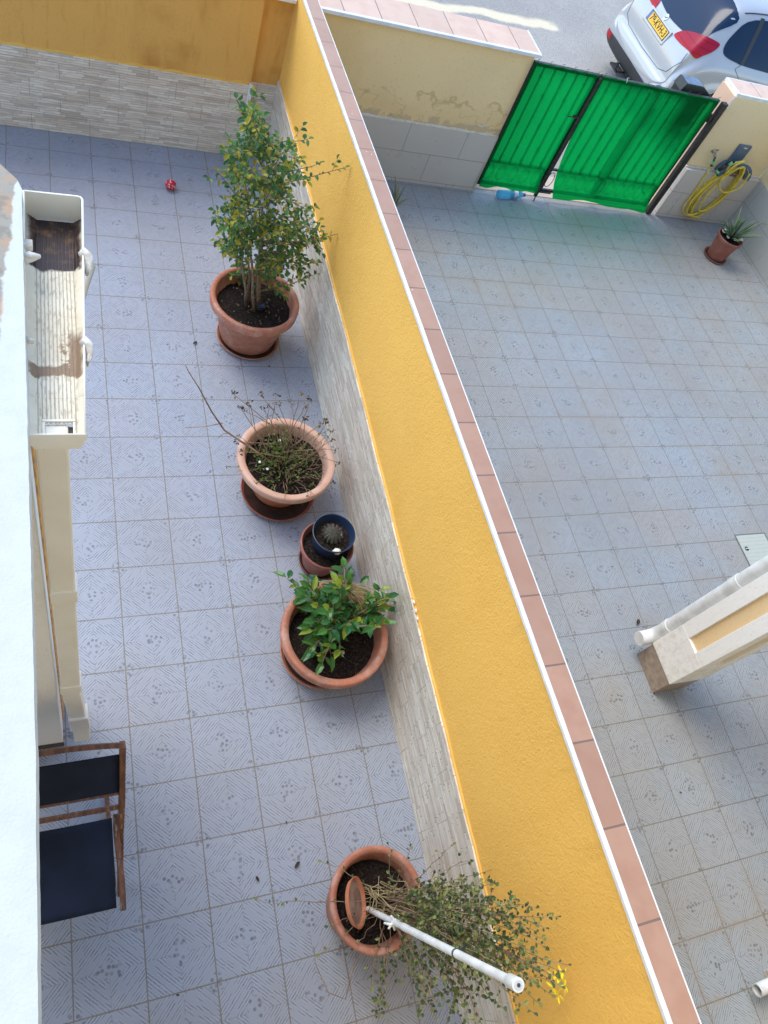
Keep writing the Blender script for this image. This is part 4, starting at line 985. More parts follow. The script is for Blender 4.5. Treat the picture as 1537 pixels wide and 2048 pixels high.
mb = MB(); mb.lathe([(.0462, L * .52), (.0466, L * .54), (.0466, L * .66), (.0462, L * .68)], a, 32, q); mb.build('label', simple('bottle_label', (0.75, 0.80, 0.85), (0.05, 0.15, 0.4), .5, 26), bt, True)

# ------------------------------------------------------------ gate with green netting
def net_mat():
    m = M('green_shade_net', .7, .2)
    fold = m.noise(4, 4, m.vec(m.x * .6, m.y, m.z * 1.6)); c = m.mix(fold.step(.3, .7), (0.0, 0.33, 0.075), (0.0, 0.27, 0.058)); m.color(c)
    tl = m.t.nodes.new('ShaderNodeBsdfTranslucent'); tl.inputs[0].default_value = (0.0, 0.44, 0.09, 1)
    tr = m.t.nodes.new('ShaderNodeBsdfTransparent'); tr.inputs[0].default_value = (0.01, 0.52, 0.11, 1)
    m1 = m.t.nodes.new('ShaderNodeMixShader'); m1.inputs[0].default_value = .62
    m2 = m.t.nodes.new('ShaderNodeMixShader'); m2.inputs[0].default_value = .40
    m.t.links.new(m.b.outputs[0], m1.inputs[1]); m.t.links.new(tl.outputs[0], m1.inputs[2]); m.t.links.new(m1.outputs[0], m2.inputs[1]); m.t.links.new(tr.outputs[0], m2.inputs[2])
    m.t.links.new(m2.outputs[0], m.t.nodes['Material Output'].inputs[0]); m.bump(m.noise(60, 2), .3, .004); return m.m
NET = net_mat()
GY = 6.52
def gate(x0, x1, label, wide, netl, netr, drop):
    g = thing('metal_gate', label, 'gate', ((x0 + x1) / 2, GY, 0), 'gate leaves covered in green netting')
    mb = MB()
    for x in (x0 + .018, x1 - .018): mb.box(x - .018, x + .018, GY - .018, GY + .018, .06, 1.40, .003)
    mb.box(x0 + .0365, x1 - .0365, GY - .018, GY + .018, 1.365, 1.399, .003); mb.box(x0 + .0365, x1 - .0365, GY - .015, GY + .015, .07, .10, .003); mb.box(x0 + .0365, x1 - .0365, GY - .012, GY + .012, .335, .355)
    mb.build('frame', BLACK, g)
    n = int(round((x1 - x0) / .122)) - 1
    for i in range(n):
        x = x0 + (x1 - x0) * (i + 1) / (n + 1); mb = MB()
        mb.tube([(x, GY - .010, .356), (x, GY - .010, 1.364)], .0065, 8)
        for zc in ((.55, 1.10) if i % 2 else (.80, 1.28, .40)): mb.lathe([(.006, -.014), (.014, -.004), (.014, .004), (.006, .014)], (x, GY - .004, zc), 10)
        mb.build('bar', BLACK, g, True)
    if wide:
        mb = MB(); mb.box(wide - .028, wide + .028, GY + .02, GY + .05, .07, 1.39); mb.build('wide_bar', BLACK, g)  # wide dark flat bar behind the net
    for i in range(n):
        xa = x0 + (x1 - x0) * (i + .1) / (n + .2); xb_ = xa + (x1 - x0) / (n + 1); mb = MB(); c = (xa + xb_) / 2
        mb.tube([(c + .045 * math.cos(t * .52), GY, .218 + .09 * math.sin(t * .52)) for t in range(13)], .004, 5); mb.build('scroll', BLACK, g, True)
    vs = []; fs = []; nx, nz = 60, 46
    for j in range(nz + 1):
        for i in range(nx + 1):
            u, v = i / nx, j / nz
            xl = netl[0] + (netl[1] - netl[0]) * (1 - v) ** 3; xr_ = netr[0] + (netr[1] - netr[0]) * (1 - v); x = xl + (xr_ - xl) * u
            zb = drop + .009 * math.sin(u * 9 + x0) + .002 * math.sin(u * 31) - .05 * (u ** 3 if wide else 0); zt = 1.402 - .006 * math.sin(u * 3.14 * 6) ** 2
            z = zb + (zt - zb) * v; loose = max(0, (.12 - v) / .12)
            y = GY - .0205 - .003 * math.sin(u * 14 + v * 4) ** 2 - loose * (.015 + .03 * abs(math.sin(u * 6.5 + 1)))
            vs.append((x, y, z))
    for j in range(nz):
        for i in range(nx): a_ = j * (nx + 1) + i; fs.append((a_, a_ + 1, a_ + nx + 2, a_ + nx + 1))
    mb = MB(); mb.add(vs, fs); mb.build('shade_net', NET, g, True)
    for i in range(n * 1 + 1):
        x = x0 + .03 + (x1 - x0 - .06) * i / n; mb = MB(); mb.tube([(x, GY - .03, 1.385), (x, GY - .02, 1.408), (x + .008, GY + .01, 1.412), (x + .02, GY - .005, 1.425)], .0022, 5); mb.build('cable_tie', BLACK if i != 2 or not wide else WPVC, g)
    return g
g1 = gate(3.835, 4.575, 'narrower left gate leaf under green shade netting', None, (3.838, 3.838), (4.56, 4.55), .075)
g2 = gate(4.59, 6.085, 'wider right gate leaf under green shade netting, bottle-free side by the hose', 5.32, (4.60, 4.78), (6.075, 6.08), .045)
g2['label'] = 'wider right gate leaf under green shade netting, next to the hose wall'
mb = MB(); mb.box(4.50, 4.575, GY - .05, GY - .03, .96, .99, .003); mb.tube([(4.56, GY - .055, .975), (4.43, GY - .055, .975)], .006, 8); mb.build('latch', BLACK, g1)
mb = MB(); mb.box(4.555, 4.592, GY - .045, GY - .019, .02, 1.38, .003); mb.build('meeting_stile', BLACK, g1)
mb = MB(); mb.tube([(4.60, GY - .035, .08), (4.74, GY - .035, .08)], .010, 8); mb.tube([(4.57, GY - .04, .1), (4.575, GY - .05, -.03)], .007, 8); mb.build('drop_bolt', BLACK, g2)
gp = thing('gate_post', 'black metal gate post against the end of the right wall', 'post', (6.18, 6.52, 0))
mb = MB(); mb.box(6.150, 6.215, 6.495, 6.55, -.03, 1.375, .003); mb.build('post', BLACK, gp)
mb = MB(); mb.tube([(6.118, 6.52, 1.15), (6.118, 6.52, 1.24)], .016, 10); mb.box(6.10, 6.149, 6.505, 6.535, 1.17, 1.22, .003); mb.build('hinge', BLACK, gp, True, auto=40)
slab('gate_threshold', 3.86, 6.28, 6.56, 6.95, -.18, -.028, simple('pinkish_concrete', (0.62, 0.50, 0.42), (0.5, 0.42, 0.36), .85, 8, 60, .3))

# mailbox
MBX = simple('dark_green_steel', (0.016, 0.022, 0.024), (0.03, 0.036, 0.036), .4, 20)
m_ = thing('mailbox', 'dark metal mailbox with sloping lid outside the right gate leaf', 'mailbox', (5.82, 6.66, .95))
P = [at(1, 6.60, 1366, 170), ]
mb = MB(); X0, X1, Ya, Yb = 5.615, 5.985, 6.585, 6.735
mb.box(X0, X1, Ya, Yb, 1.02, 1.375, .004); mb.build('body', MBX, m_)
mb = MB(); mb.prism([(X0 - .01, 1.376), (X1 + .04, 1.376), (X1 - .12, 1.455), (X0 + .02, 1.455)], 1, Ya - .008, Yb + .01)
mb.build('lid', MBX, m_, bevel=.004)
mb = MB(); mb.prism([(X0 + .03, 1.4555), (X1 - .13, 1.4555), (X1 - .13, 1.459), (X0 + .03, 1.459)], 1, Ya, Yb); mb.build('lid_panel', simple('dull_steel', (0.16, 0.22, 0.30), (0.10, 0.14, 0.2), .35, 15, metal=.5), m_)

# ------------------------------------------------------------ hose, hanger, tap
HY = 6.545
HOSE = simple('yellow_hose', (0.78, 0.62, 0.09), (0.66, 0.50, 0.06), .4, 20)
hh = thing('hose_hanger', 'blue-grey plastic saddle bracket that carries the hose', 'hose hanger', (6.95, 6.5, .7))
BG = simple('blue_grey_plastic', (0.075, 0.13, 0.20), (0.10, 0.16, 0.24), .45, 10)
mb = MB(); mb.box(6.79, 6.97, 6.545, 6.574, .70, .96, .01); mb.build('back_plate', BG, hh, bevel=.004)
mb = MB(); vs = []
for k in range(13):
    t = math.pi * (1.02 - k / 12 * 1.04); vs.append((6.90 + .20 * math.cos(t), .63 + .15 * math.sin(t)))
outer = vs; innr = [(6.90 + (x - 6.90) * .80, .63 + (z - .63) * .74) for x, z in vs]
mb.prism(outer + innr[::-1], 1, 6.44, 6.5735); mb.build('saddle', BG, hh, bevel=.004)
mb = MB(); mb.prism([(x, z + .004) for x, z in outer] + [(6.90 + (x - 6.90) * 1.18, .63 + (z - .63) * 1.25) for x, z in outer][::-1], 1, 6.425, 6.4395); mb.build('lip', BG, hh, bevel=.003)
mb = MB(); mb.box(6.86, 6.91, 6.5435, 6.546, .925, .94, .0005); mb.build('slot', simple('slot_beige', (0.7, 0.6, 0.4), None, .8), hh)
ho = thing('garden_hose', 'coiled yellow garden hose hanging on the wall right of the gate', 'hose', (6.95, 6.5, .3)); mb = MB(); r_ = random.Random(3)
loops = [(6.71, .03, .245, .74), (6.73, .02, .235, .75), (6.75, .06, .215, .745), (6.77, .07, .20, .755), (6.78, .03, .225, .765), (6.70, .06, .255, .735), (6.80, .13, .17, .76)]
for i, (xc, zb_, wd_, zt_) in enumerate(loops):
    pts = []
    for k in range(48):
        t = 2 * math.pi * k / 48; sx = math.cos(t); sz = math.sin(t); v = (sz + 1) / 2
        xm = xc + .03 + (6.895 - xc - .03) * v; wdt = wd_ * (1 - .22 * abs(v - .35))
        pts.append((xm + wdt * .78 * sx * (1 if v < .8 else 1), HY - .028 - .012 * i - .03 * v + r_.uniform(-.002, .002), zb_ + (zt_ + .035 - zb_) * v + .01 * math.sin(3 * t + i)))
    mb.tube(pts, .0122, 8, closed=True)
def hpts(L_): return [at(1, y, a, b) for a, b, y in L_]
def smoothp(P_, n=6):
    out = []
    for i in range(len(P_) - 1):
        p0, p1_, p2_, p3_ = P_[max(i - 1, 0)], P_[i], P_[i + 1], P_[min(i + 2, len(P_) - 1)]
        for k in range(n):
            t = k / n; out.append(.5 * ((2 * p1_) + (-p0 + p2_) * t + (2 * p0 - 5 * p1_ + 4 * p2_ - p3_) * t * t + (-p0 + 3 * p1_ - 3 * p2_ + p3_) * t ** 3))
    return out + [P_[-1]]
mb.tube(smoothp(hpts([(1425, 330, 6.50), (1410, 352, 6.49), (1385, 390, 6.48), (1367, 415, 6.47), (1370, 428, 6.46), (1385, 432, 6.45), (1400, 436, 6.44)])), .0095, 8)
mb.tube(smoothp(hpts([(1437, 365, 6.46), (1443, 360, 6.44), (1462, 330, 6.42), (1490, 322, 6.42)])), .0095, 8)
mb.tube(smoothp(hpts([(1490, 322, 6.42), (1465, 335, 6.40), (1443, 360, 6.40), (1440, 378, 6.40), (1452, 385, 6.40), (1480, 375, 6.40), (1500, 348, 6.41)])), .0105, 8)
mb.build('coil', HOSE, ho, True)
sg = thing('spray_nozzle', 'black and green hose spray gun tucked into the coil', 'nozzle', (6.75, 6.4, .7)); mb = MB()
A = hpts([(1435, 350, 6.38), (1437, 341, 6.38), (1448, 334, 6.38), (1456, 329, 6.38), (1466, 324, 6.38)])
GRN = simple('lime_plastic', (0.16, 0.60, 0.22), None, .4); BLK = bpy.data.materials['black_plastic']
mb.tube([A[0], A[0].lerp(A[1], .4)], .013, 10); mb.tube([A[1], A[2], A[3]], [.018, .026, .024], 12); mb.tube([A[4], A[4] + (A[4] - A[3]) * .3], .02, 12); mb.tube([A[2] + Vector((0, 0, .03)), A[3] + Vector((.0, 0, .06))], .014, 8); mb.build('body', BLK, sg, True)
mb = MB(); mb.tube([A[0].lerp(A[1], .35), A[1]], [.016, .019], 12); mb.build('green_ring', GRN, sg, True); mb = MB(); mb.tube([A[3].lerp(A[4], .05), A[3].lerp(A[4], .85)], .023, 12); mb.build('green_ring', GRN, sg, True)
tp = thing('garden_tap', 'chrome garden tap with a green hose connector left of the hose', 'tap', (6.5, 6.55, .7)); B = hpts([(1428, 307, 6.53), (1431, 313, 6.50), (1428, 322, 6.49), (1425, 328, 6.49), (1423, 332, 6.49)])
CHR = simple('tarnished_chrome', (0.45, 0.43, 0.40), (0.3, 0.28, 0.25), .25, 30, metal=.9)
mb = MB(); mb.tube([Vector((B[0].x, 6.574, B[0].z)), Vector((B[0].x, 6.50, B[0].z))], .012, 10); mb.tube([Vector((B[0].x, 6.50, B[0].z)), B[1], B[2]], [.016, .014, .012], 10); mb.tube([Vector((B[0].x, 6.515, B[0].z)), Vector((B[0].x, 6.515, B[0].z + .05))], .007, 8); mb.tube([Vector((B[0].x - .05, 6.51, B[0].z + .05)), Vector((B[0].x + .02, 6.52, B[0].z + .055))], .006, 8); mb.build('body', CHR, tp, True)
mb = MB(); mb.tube([B[2], B[3]], .016, 12); mb.build('connector', GRN, tp, True, auto=40); mb = MB(); mb.tube([B[3], B[4]], .016, 12); mb.build('connector_collar', BLK, tp, True, auto=40)

# ------------------------------------------------------------ right column, drain pipes, hatch
mb = MB(); mb.box(3.50, 7.60, -1.095, 1.40, 3.1005, 3.26); rf = mb.build('added_porch_roof', simple('added_roof_cream', (0.72, 0.58, 0.38), None, .8)); tag(rf, 'unseen porch roof above the white square column, added to block sky light', 'roof')  # unseen roof, added to block blue sky over the near right floor
col = thing('porch_column', 'white square column with recessed yellow panels in the right courtyard', 'column', (3.725, 1.18, z0))
mb = MB(); mb.box(3.578, 3.872, 1.032, 1.328, z0, .175); mb.build('tile_base', simple('brown_base_tile', (0.40, 0.32, 0.25), (0.30, 0.235, 0.18), .4, 22, 40, .4), col)
WHC = stucco('white_column_paint', (0.92, 0.91, 0.87), (0.55, 0.48, 0.36), bstr=.2, bscale=60, mode='post')
mb = MB(); mb.box(3.572, 3.878, 1.026, 1.334, .1755, .53, .003)
for (a0, a1) in ((3.572, 3.672), (3.778, 3.878)):
    for (b0_, b1) in ((1.026, 1.128), (1.232, 1.334)): mb.box(a0, a1, b0_, b1, .5305, 2.75)
mb.box(3.572, 3.878, 1.026, 1.334, 2.7505, 3.1); mb.build('shaft', WHC, col, bevel=.003)
mb = MB(); mb.box(3.592, 3.858, 1.046, 1.314, .5306, 2.7504); mb.build('recessed_panel', stucco('column_yellow', (0.84, 0.62, 0.34), (.6, .4, .1), bstr=.1, bscale=60), col)
dp = thing('drainpipe', 'white round drainpipe with bottom elbow fixed to the square column', 'drainpipe', (3.62, 1.385, 0)); cxp, cyp = 3.632, 1.388
mb = MB(); mb.tube([(cxp, cyp, .25), (cxp, cyp, 2.9)], .050, 32); mb.build('pipe', WPVC, dp, True, auto=40)
mb = MB(); mb.tube([(cxp, cyp, 1.02), (cxp, cyp, 1.10)], .0545, 32); mb.build('collar', WPVC, dp, True, auto=40); mb = MB(); mb.tube([(cxp, cyp, .30), (cxp, cyp, .36)], .0545, 32); mb.build('collar', WPVC, dp, True, auto=40)
mb = MB(); mb.tube([(cxp, cyp, .33), (cxp, cyp, .25), (cxp - .012, cyp, .20), (cxp - .05, cyp, .165), (cxp - .10, cyp, .15), (cxp - .135, cyp, .148)], [.053, .053, .053, .053, .053, .054], 32); mb.build('elbow', WPVC, dp, True, auto=50)
e = at(2, .10, 1515, 1981); dp2 = thing('drainpipe', 'short open-ended white pipe at the bottom right corner', 'drainpipe', (e.x, e.y, .05))
mb = MB(); P_ = [Vector((e.x, e.y, .10)), Vector((e.x + .55, e.y + .02, .10))]
mb.tube(P_, .036, 32, cap=False); mb.tube(P_, .031, 32, cap=False)
n = 32; vs = []; fs = []
for j in range(n):
    an = 2 * math.pi * j / n
    for r in (.031, .036): vs.append((e.x, e.y + r * math.cos(an), .10 + r * math.sin(an)))
for j in range(n): fs.append((2 * j, 2 * j + 1, (2 * j + 3) % (2 * n), (2 * j + 2) % (2 * n)))
mb.add(vs, fs); mb.build('pipe', WPVC, dp2, True, auto=60)
q = at(2, -.03, 1524, 1950); mb = MB(); mb.box(q.x + .02, q.x + 1.2, q.y - .22, q.y + .02, z0, .06, .004); tag(mb.build('step', BEIGET), 'low beige step beside the short open pipe', 'step')
hc = thing('access_cover', 'pale grey-green metal inspection cover set in the right courtyard tiles', 'drain cover', (5.22, 2.08, z0)); hz = z0
mb = MB(); hx0, hx1, hy0, hy1 = 5.065, 5.42, 1.925, 2.238
for (a0, a1, b0_, b1) in ((hx0, hx1, hy0, hy0 + .008), (hx0, hx1, hy1 - .008, hy1), (hx0, hx0 + .008, hy0 + .0081, hy1 - .0081), (hx1 - .008, hx1, hy0 + .0081, hy1 - .0081)): mb.box(a0, a1, b0_, b1, hz, hz + .008)
mb.build('frame', simple('steel_frame', (0.30, 0.30, 0.27), None, .4, metal=.6), hc)
mb = MB(); mb.box(hx0 + .011, hx1 - .011, hy0 + .011, hy1 - .011, hz, hz + .006)
def lid_mat():
    m = M('painted_lid', .45); l = ((m.y / .036).fract() - .5).abs().step(.44, .48) * m.noise(30, 3).step(.35, .5); m.color(m.mix(l * .6, (0.46, 0.50, 0.45), (0.25, 0.27, 0.22))); return m.m
lid = mb.build('lid', lid_mat(), hc)
hx, hy = at(2, hz, 1493, 1098)[0:2]; mb = MB(); mb.lathe([(0, 0), (.020, 0), (.020, .003), (0, .003)], (hx, hy, hz + .0062), 20); h_ = mb.build('lifting_hole', simple('hole_black', (0.02, 0.02, 0.02), None, .6), lid)
mb = MB(); mb.box(hx - .016, hx + .016, hy - .003, hy + .003, hz + .0093, hz + .012); mb.build('lifting_bar', WTRIM, h_)

# debris on the floors
DB = simple('dark_dry_leaf', (0.035, 0.025, 0.018), (0.07, 0.045, 0.03), .9, 40)
def debris(px, py, sz, lab, nm='dry_leaf', zz=None, cnt=1):
    zf = zz if zz is not None else (z0 if px > 700 else 0.0); mb = MB()
    for k in range(cnt):
        c = at(2, zf + .006, px + (random.uniform(-9, 9) if cnt > 1 else 0), py + (random.uniform(-12, 12) if cnt > 1 else 0)); d = Vector((random.uniform(-1, 1), random.uniform(-1, 1), .12)); mb.leaf(c, d, (0, 0, 1), sz, sz * .45, .2, .05)
    tag(mb.build(nm, DB), lab, 'leaf' if cnt == 1 else 'debris', 'dry leaves fallen on the tiles' if cnt == 1 else None)
debris(1279, 1238, .07, 'large dark dry leaf beside the elbow of the drainpipe')
for i, (a, b, s_, l) in enumerate(((1223, 1132, .02, 'tiny dark speck of leaf left of the column'), (1424, 1139, .018, 'tiny leaf scrap below the inspection cover'), (1359, 1583, .022, 'tiny dark leaf scrap on the tiles below the column'), (1291, 824, .016, 'leaf speck in the middle of the right courtyard'), (395, 683, .05, 'brown twig-like leaf left of the tall shrub pot'), (600, 1722, .05, 'brown leaf left of the nearest pot'), (512, 1752, .035, 'reddish leaf scrap left of the nearest pot'), (540, 730, .03, 'leaf scrap just below the tall shrub pot'), (424, 792, .02, 'leaf speck beside the long dry twig'), (573, 1641, .02, 'leaf scrap in the joint above the nearest pot'), (352, 1990, .02, 'leaf speck on the tiles at the bottom left'))): debris(a, b, s_, l)
debris(1296, 1268, .014, 'scatter of black leaf crumbs at the foot of the drainpipe', 'leaf_crumbs', cnt=22)

# ------------------------------------------------------------ car
def car():
    X0 = 6.80; CY = 9.08; ZG = -.05
    root = thing('parked_car', 'silver-white hatchback parked on the road outside the gate', 'car', (X0 + 2.1, CY, ZG))
    # stations: x, half width, bottom z, belt z, top z, roof half width, roundness of the end
    S = [(0.005, .62, .36, .48, .54, .54), (0.02, .76, .31, .53, .59, .64), (0.06, .83, .28, .57, .625, .72), (0.085, .86, .26, .62, .66, .74), (0.10, .865, .255, .70, .80, .73), (0.16, .87, .25, .78, .98, .72), (0.26, .885, .25, .88, 1.12, .70), (0.36, .895, .25, .95, 1.26, .66), (0.50, .90, .24, 1.00, 1.42, .61),
         (0.66, .905, .23, 1.01, 1.555, .58), (0.84, .91, .22, 1.01, 1.60, .585), (1.3, .915, .2, 1.0, 1.635, .60), (1.9, .915, .2, .98, 1.64, .61), (2.4, .915, .2, .96, 1.60, .60), (2.75, .91, .2, .95, 1.46, .60), (3.1, .905, .21, .94, 1.20, .64),
         (3.35, .90, .22, .92, 1.03, .72), (3.75, .88, .24, .86, .96, .70), (4.05, .82, .27, .76, .84, .62), (4.2, .70, .31, .60, .68, .5)]
    def ring(s):
        x, w, b, bl, t, rw = s; h = t - b
        k = min(1, (bl - b) / .75)
        P = [(0, b), (w * .80, b), (w * .955, b + .06), (w, b + .20 * k), (w * 1.0, b + .42 * k), (w * .992, b + .60 * k), (w * .985, bl - .05), (w * .955, bl + .01),
             (w * .90 if t - bl > .25 else w * .86, bl + (t - bl) * .22), (rw + (w * .9 - rw) * .50, bl + (t - bl) * .58), (rw + .02, bl + (t - bl) * .88), (rw * .88, bl + (t - bl) * .975), (rw * .5, t - .004), (0, t)]
        return [(X0 + x, y, z + ZG) for y, z in P]
    def bodymesh():
        vs = []; fs = []; m = 14
        for s in S:
            R_ = ring(s); vs += [(x, CY - y, z) for x, y, z in R_]; vs += [(x, CY + y, z) for x, y, z in R_[1:-1][::-1]]
        n = 26
        for i in range(len(S) - 1):
            for j in range(n): fs.append((i * n + j, i * n + (j + 1) % n, (i + 1) * n + (j + 1) % n, (i + 1) * n + j))
        # close both ends with a fan round a centre point
        for e_, i in ((0, 0), (1, len(S) - 1)):
            c = Vector((0, 0, 0))
            for j in range(n): c += Vector(vs[i * n + j])
            c /= n; c.x += -.015 if e_ == 0 else .03; vs.append(tuple(c)); ci = len(vs) - 1
            for j in range(n): fs.append((i * n + j, ci, i * n + (j + 1) % n) if e_ == 0 else (i * n + (j + 1) % n, ci, i * n + j))
        return vs, fs
    vs, fs = bodymesh()
    me = bpy.data.meshes.new('tmp'); me.from_pydata(vs, [], fs)
    tmp = bpy.data.objects.new('tmp', me); SC.collection.objects.link(tmp); md = tmp.modifiers.new('s', 'SUBSURF'); md.levels = 3; md.render_levels = 3
    dg = bpy.context.evaluated_depsgraph_get(); ev = tmp.evaluated_get(dg); em = ev.to_mesh()
    bm = bmesh.new(); bm.from_mesh(em); ev.to_mesh_clear(); bpy.data.objects.remove(tmp)
    bmesh.ops.recalc_face_normals(bm, faces=bm.faces)
    wheels = [(X0 + .78, .33), (X0 + 3.40, .33)]
    # shape: shoulder crease, arch flare
    for v in bm.verts:
        side = v.co.y - CY; 
        for wx, wr in wheels:
            d = math.hypot(v.co.x - wx, v.co.z - ZG - .34)
            if abs(side) > .7 and .30 < d < .52: v.co.y += math.copysign(.022 * max(0, 1 - abs(d - .40) / .10), side)
    bvh = BVHTree.FromBMesh(bm)
    # cut wheel arches
    kill = [f for f in bm.faces if abs(f.calc_center_median().y - CY) > .68 and any(math.hypot(f.calc_center_median().x - wx, f.calc_center_median().z - ZG - .33) < .375 for wx, _ in wheels)]
    bmesh.ops.delete(bm, geom=kill, context='FACES')
    mb = MB(); mb.bm(bm)
    pm = M('silver_white_paint', .32, .5); pm.color((0.43, 0.45, 0.48)); pm.b.inputs['Metallic'].default_value = .25; pm.b.inputs['Coat Weight'].default_value = .8; pm.b.inputs['Coat Roughness'].default_value = .04
    PAINT = pm.m
    body = mb.build('body', PAINT, root, True)
    GLS = simple('sky_reflection_glass', (0.004, 0.022, 0.06), None, .10, spec=.35); BPL = simple('black_trim', (0.03, 0.032, 0.035), None, .5)  # car glass: blue sky reflection is put into the base colour
    def hit_px(a, b):
        d = RR.transposed() @ Vector(((a - PX) / FP, -(b - PY) / FP, -1)); h = bvh.ray_cast(CP, d.normalized()); return h[0], h[1]
    def patch(poly, name, mat, par, off=.004, proj=None, n=26, thick=0.0, smooth=True):
        """fill an outline given on the body surface: grid clipped to the outline, pushed on to the body"""
        x0 = min(p[0] for p in poly); x1_ = max(p[0] for p in poly); y0 = min(p[1] for p in poly); y1_ = max(p[1] for p in poly)
        b2 = bmesh.new()
        bound = [b2.verts.new((p[0], p[1], 0)) for p in poly]; f = b2.faces.new(bound)
        for i in range(1, n): 
            t = x0 + (x1_ - x0) * i / n; bmesh.ops.bisect_plane(b2, geom=b2.verts[:] + b2.edges[:] + b2.faces[:], plane_co=(t, 0, 0), plane_no=(1, 0, 0))
            t = y0 + (y1_ - y0) * i / n; bmesh.ops.bisect_plane(b2, geom=b2.verts[:] + b2.edges[:] + b2.faces[:], plane_co=(0, t, 0), plane_no=(0, 1, 0))
        ok = True
        for v in b2.verts:
            h, nn = proj(v.co.x, v.co.y)
            if h is None: ok = False; v.co = Vector((0, 0, -50)); continue
            if nn.dot(CP - h) < 0: nn = -nn
            v.co = h + nn * off
        bad = [v for v in b2.verts if v.co.z < -10]
        if bad: bmesh.ops.delete(b2, geom=bad, context='VERTS')
        m3 = MB(); m3.bm(b2); return m3.build(name, mat, par, smooth)
    def side(s): # project along y from the given side
        def f(x, z):
            h = bvh.ray_cast(Vector((x, CY + s * 3, z)), Vector((0, -s, 0))); 
            return (h[0], Vector((h[1].x, h[1].y, h[1].z)) * (1 if h[1].y * s > 0 else -1)) if h[0] else (None, None)
        return f
    def rear(y, z):
        h = bvh.ray_cast(Vector((X0 - 3, y, z)), Vector((1, 0, 0))); return (h[0], h[1] if h[1].x < 0 else -h[1]) if h[0] else (None, None)
    def rear_mirror(y, z): return rear(2 * CY - y, z)
    # outlines taken on the near rear corner, then mirrored to the far side
    def outline(pxs):
        out = []
        for a, b in pxs:
            h, nn = hit_px(a, b)
            if h is not None: out.append(h)
        return out
    def round_poly(P_, n=5):
        V = [Vector((p[0], p[1], 0)) for p in P_]; V = V + V[:1]; out = []
        k = len(V) - 1
        for i in range(k):
            p0, p1_, p2_, p3_ = V[(i - 1) % k], V[i], V[(i + 1) % k], V[(i + 2) % k]
            for q in range(n):
                t = q / n; c = .5 * ((2 * p1_) + (-p0 + p2_) * t + (2 * p0 - 5 * p1_ + 4 * p2_ - p3_) * t * t + (-p0 + 3 * p1_ - 3 * p2_ + p3_) * t ** 3); out.append((c.x, c.y))
        return out
    def pxproj(mirror=False):
        def f(a, b):
            h, nn = hit_px(a, b)
            if h is None: return None, None
            if nn.dot(CP - h) < 0: nn = -nn
            return h, nn
        return f
    def pxpatch(pxs, name, mat, off, rnd=True, n=22, mirror=True, par=body):
        poly = round_poly(pxs) if rnd else pxs
        o_ = patch(poly, name, mat, par, off, pxproj(), n)
        if mirror:
            m2 = o_.data.copy(); c = root.location
            for v in m2.vertices: v.co.y = 2 * (CY - c.y) - v.co.y
            m2.flip_normals(); o2 = bpy.data.objects.new(name, m2); SC.collection.objects.link(o2); o2.parent = par
        return o_
    def lamp():
        m = M('red_lamp', .28, .3); v = ((m.z - 0.92) / 0.07).fract(); l2 = (v - .5).abs().step(.40, .49); m.color(m.mix(l2 * .8, m.mix(m.z.step(0.93, 1.05), (0.45, 0.008, 0.012), (0.34, 0.004, 0.03)), (0.16, 0.002, 0.006))); return m.m
    pxpatch([(1349, 72), (1356, 65), (1370, 62), (1392, 66), (1418, 75), (1438, 86), (1438, 93), (1425, 104), (1406, 112), (1391, 117), (1377, 101), (1362, 88)], 'tail_light', lamp(), .007, par=body)
    # rear window, side window, plate
    def yz(yc0, z_): return (yc0, z_)
    rg = round_poly([(CY - .60, 1.13 + ZG), (CY, 1.06 + ZG), (CY + .60, 1.13 + ZG), (CY + .655, 1.25 + ZG), (CY + .56, 1.50 + ZG), (CY, 1.545 + ZG), (CY - .56, 1.50 + ZG), (CY - .655, 1.25 + ZG)], 6)
    patch(rg, 'rear_window', GLS, body, .006, rear, 26)
    for s in (-1, 1):
        sw_ = round_poly([(X0 + .60, 1.14 + ZG), (X0 + .66, 1.32 + ZG), (X0 + .92, 1.50 + ZG), (X0 + 1.7, 1.54 + ZG), (X0 + 2.30, 1.50 + ZG), (X0 + 2.85, 1.18 + ZG), (X0 + 2.95, 1.06 + ZG), (X0 + 2.0, 1.05 + ZG), (X0 + 1.2, 1.06 + ZG), (X0 + .85, 1.08 + ZG)], 4)
        sw = patch(sw_, 'side_window', GLS, body, .005, side(s), 30)
        for xa, xb_ in ((.93, .78), (1.80, 1.80)):
            pl = [(X0 + xa - .03, 1.07 + ZG), (X0 + xa + .03, 1.07 + ZG), (X0 + xb_ + .24 + .03, 1.53 + ZG), (X0 + xb_ + .24 - .03, 1.53 + ZG)] if xa < 1 else [(X0 + xa - .04, 1.05 + ZG), (X0 + xa + .04, 1.05 + ZG), (X0 + xa + .02, 1.55 + ZG), (X0 + xa - .05, 1.55 + ZG)]
            patch(pl, 'window_pillar', BPL, sw, .008, side(s), 10)
        # door shut lines as thin dark grooves
        lines = [[(X0 + .93, 1.07), (X0 + .86, 1.02), (X0 + 1.0, .92), (X0 + 1.10, .80), (X0 + 1.17, .6), (X0 + 1.20, .35)], [(X0 + 1.80, 1.05), (X0 + 1.80, .8), (X0 + 1.83, .4)], [(X0 + 2.8, 1.0), (X0 + 2.78, .7), (X0 + 2.8, .4)], [(X0 + .22, .72), (X0 + .30, .62), (X0 + .40, .52), (X0 + .42, .44)]]
        for L_ in lines:
            pts = []
            for (xa, za), (xb_, zb_) in zip(L_, L_[1:]):
                for k in range(10):
                    h, nn = side(s)(xa + (xb_ - xa) * k / 10, za + (zb_ - za) * k / 10 + ZG)
                    if h: pts.append(h)
            if len(pts) > 2: mb = MB(); mb.tube(pts, .0035, 5); mb.build('shut_line', BPL, body)
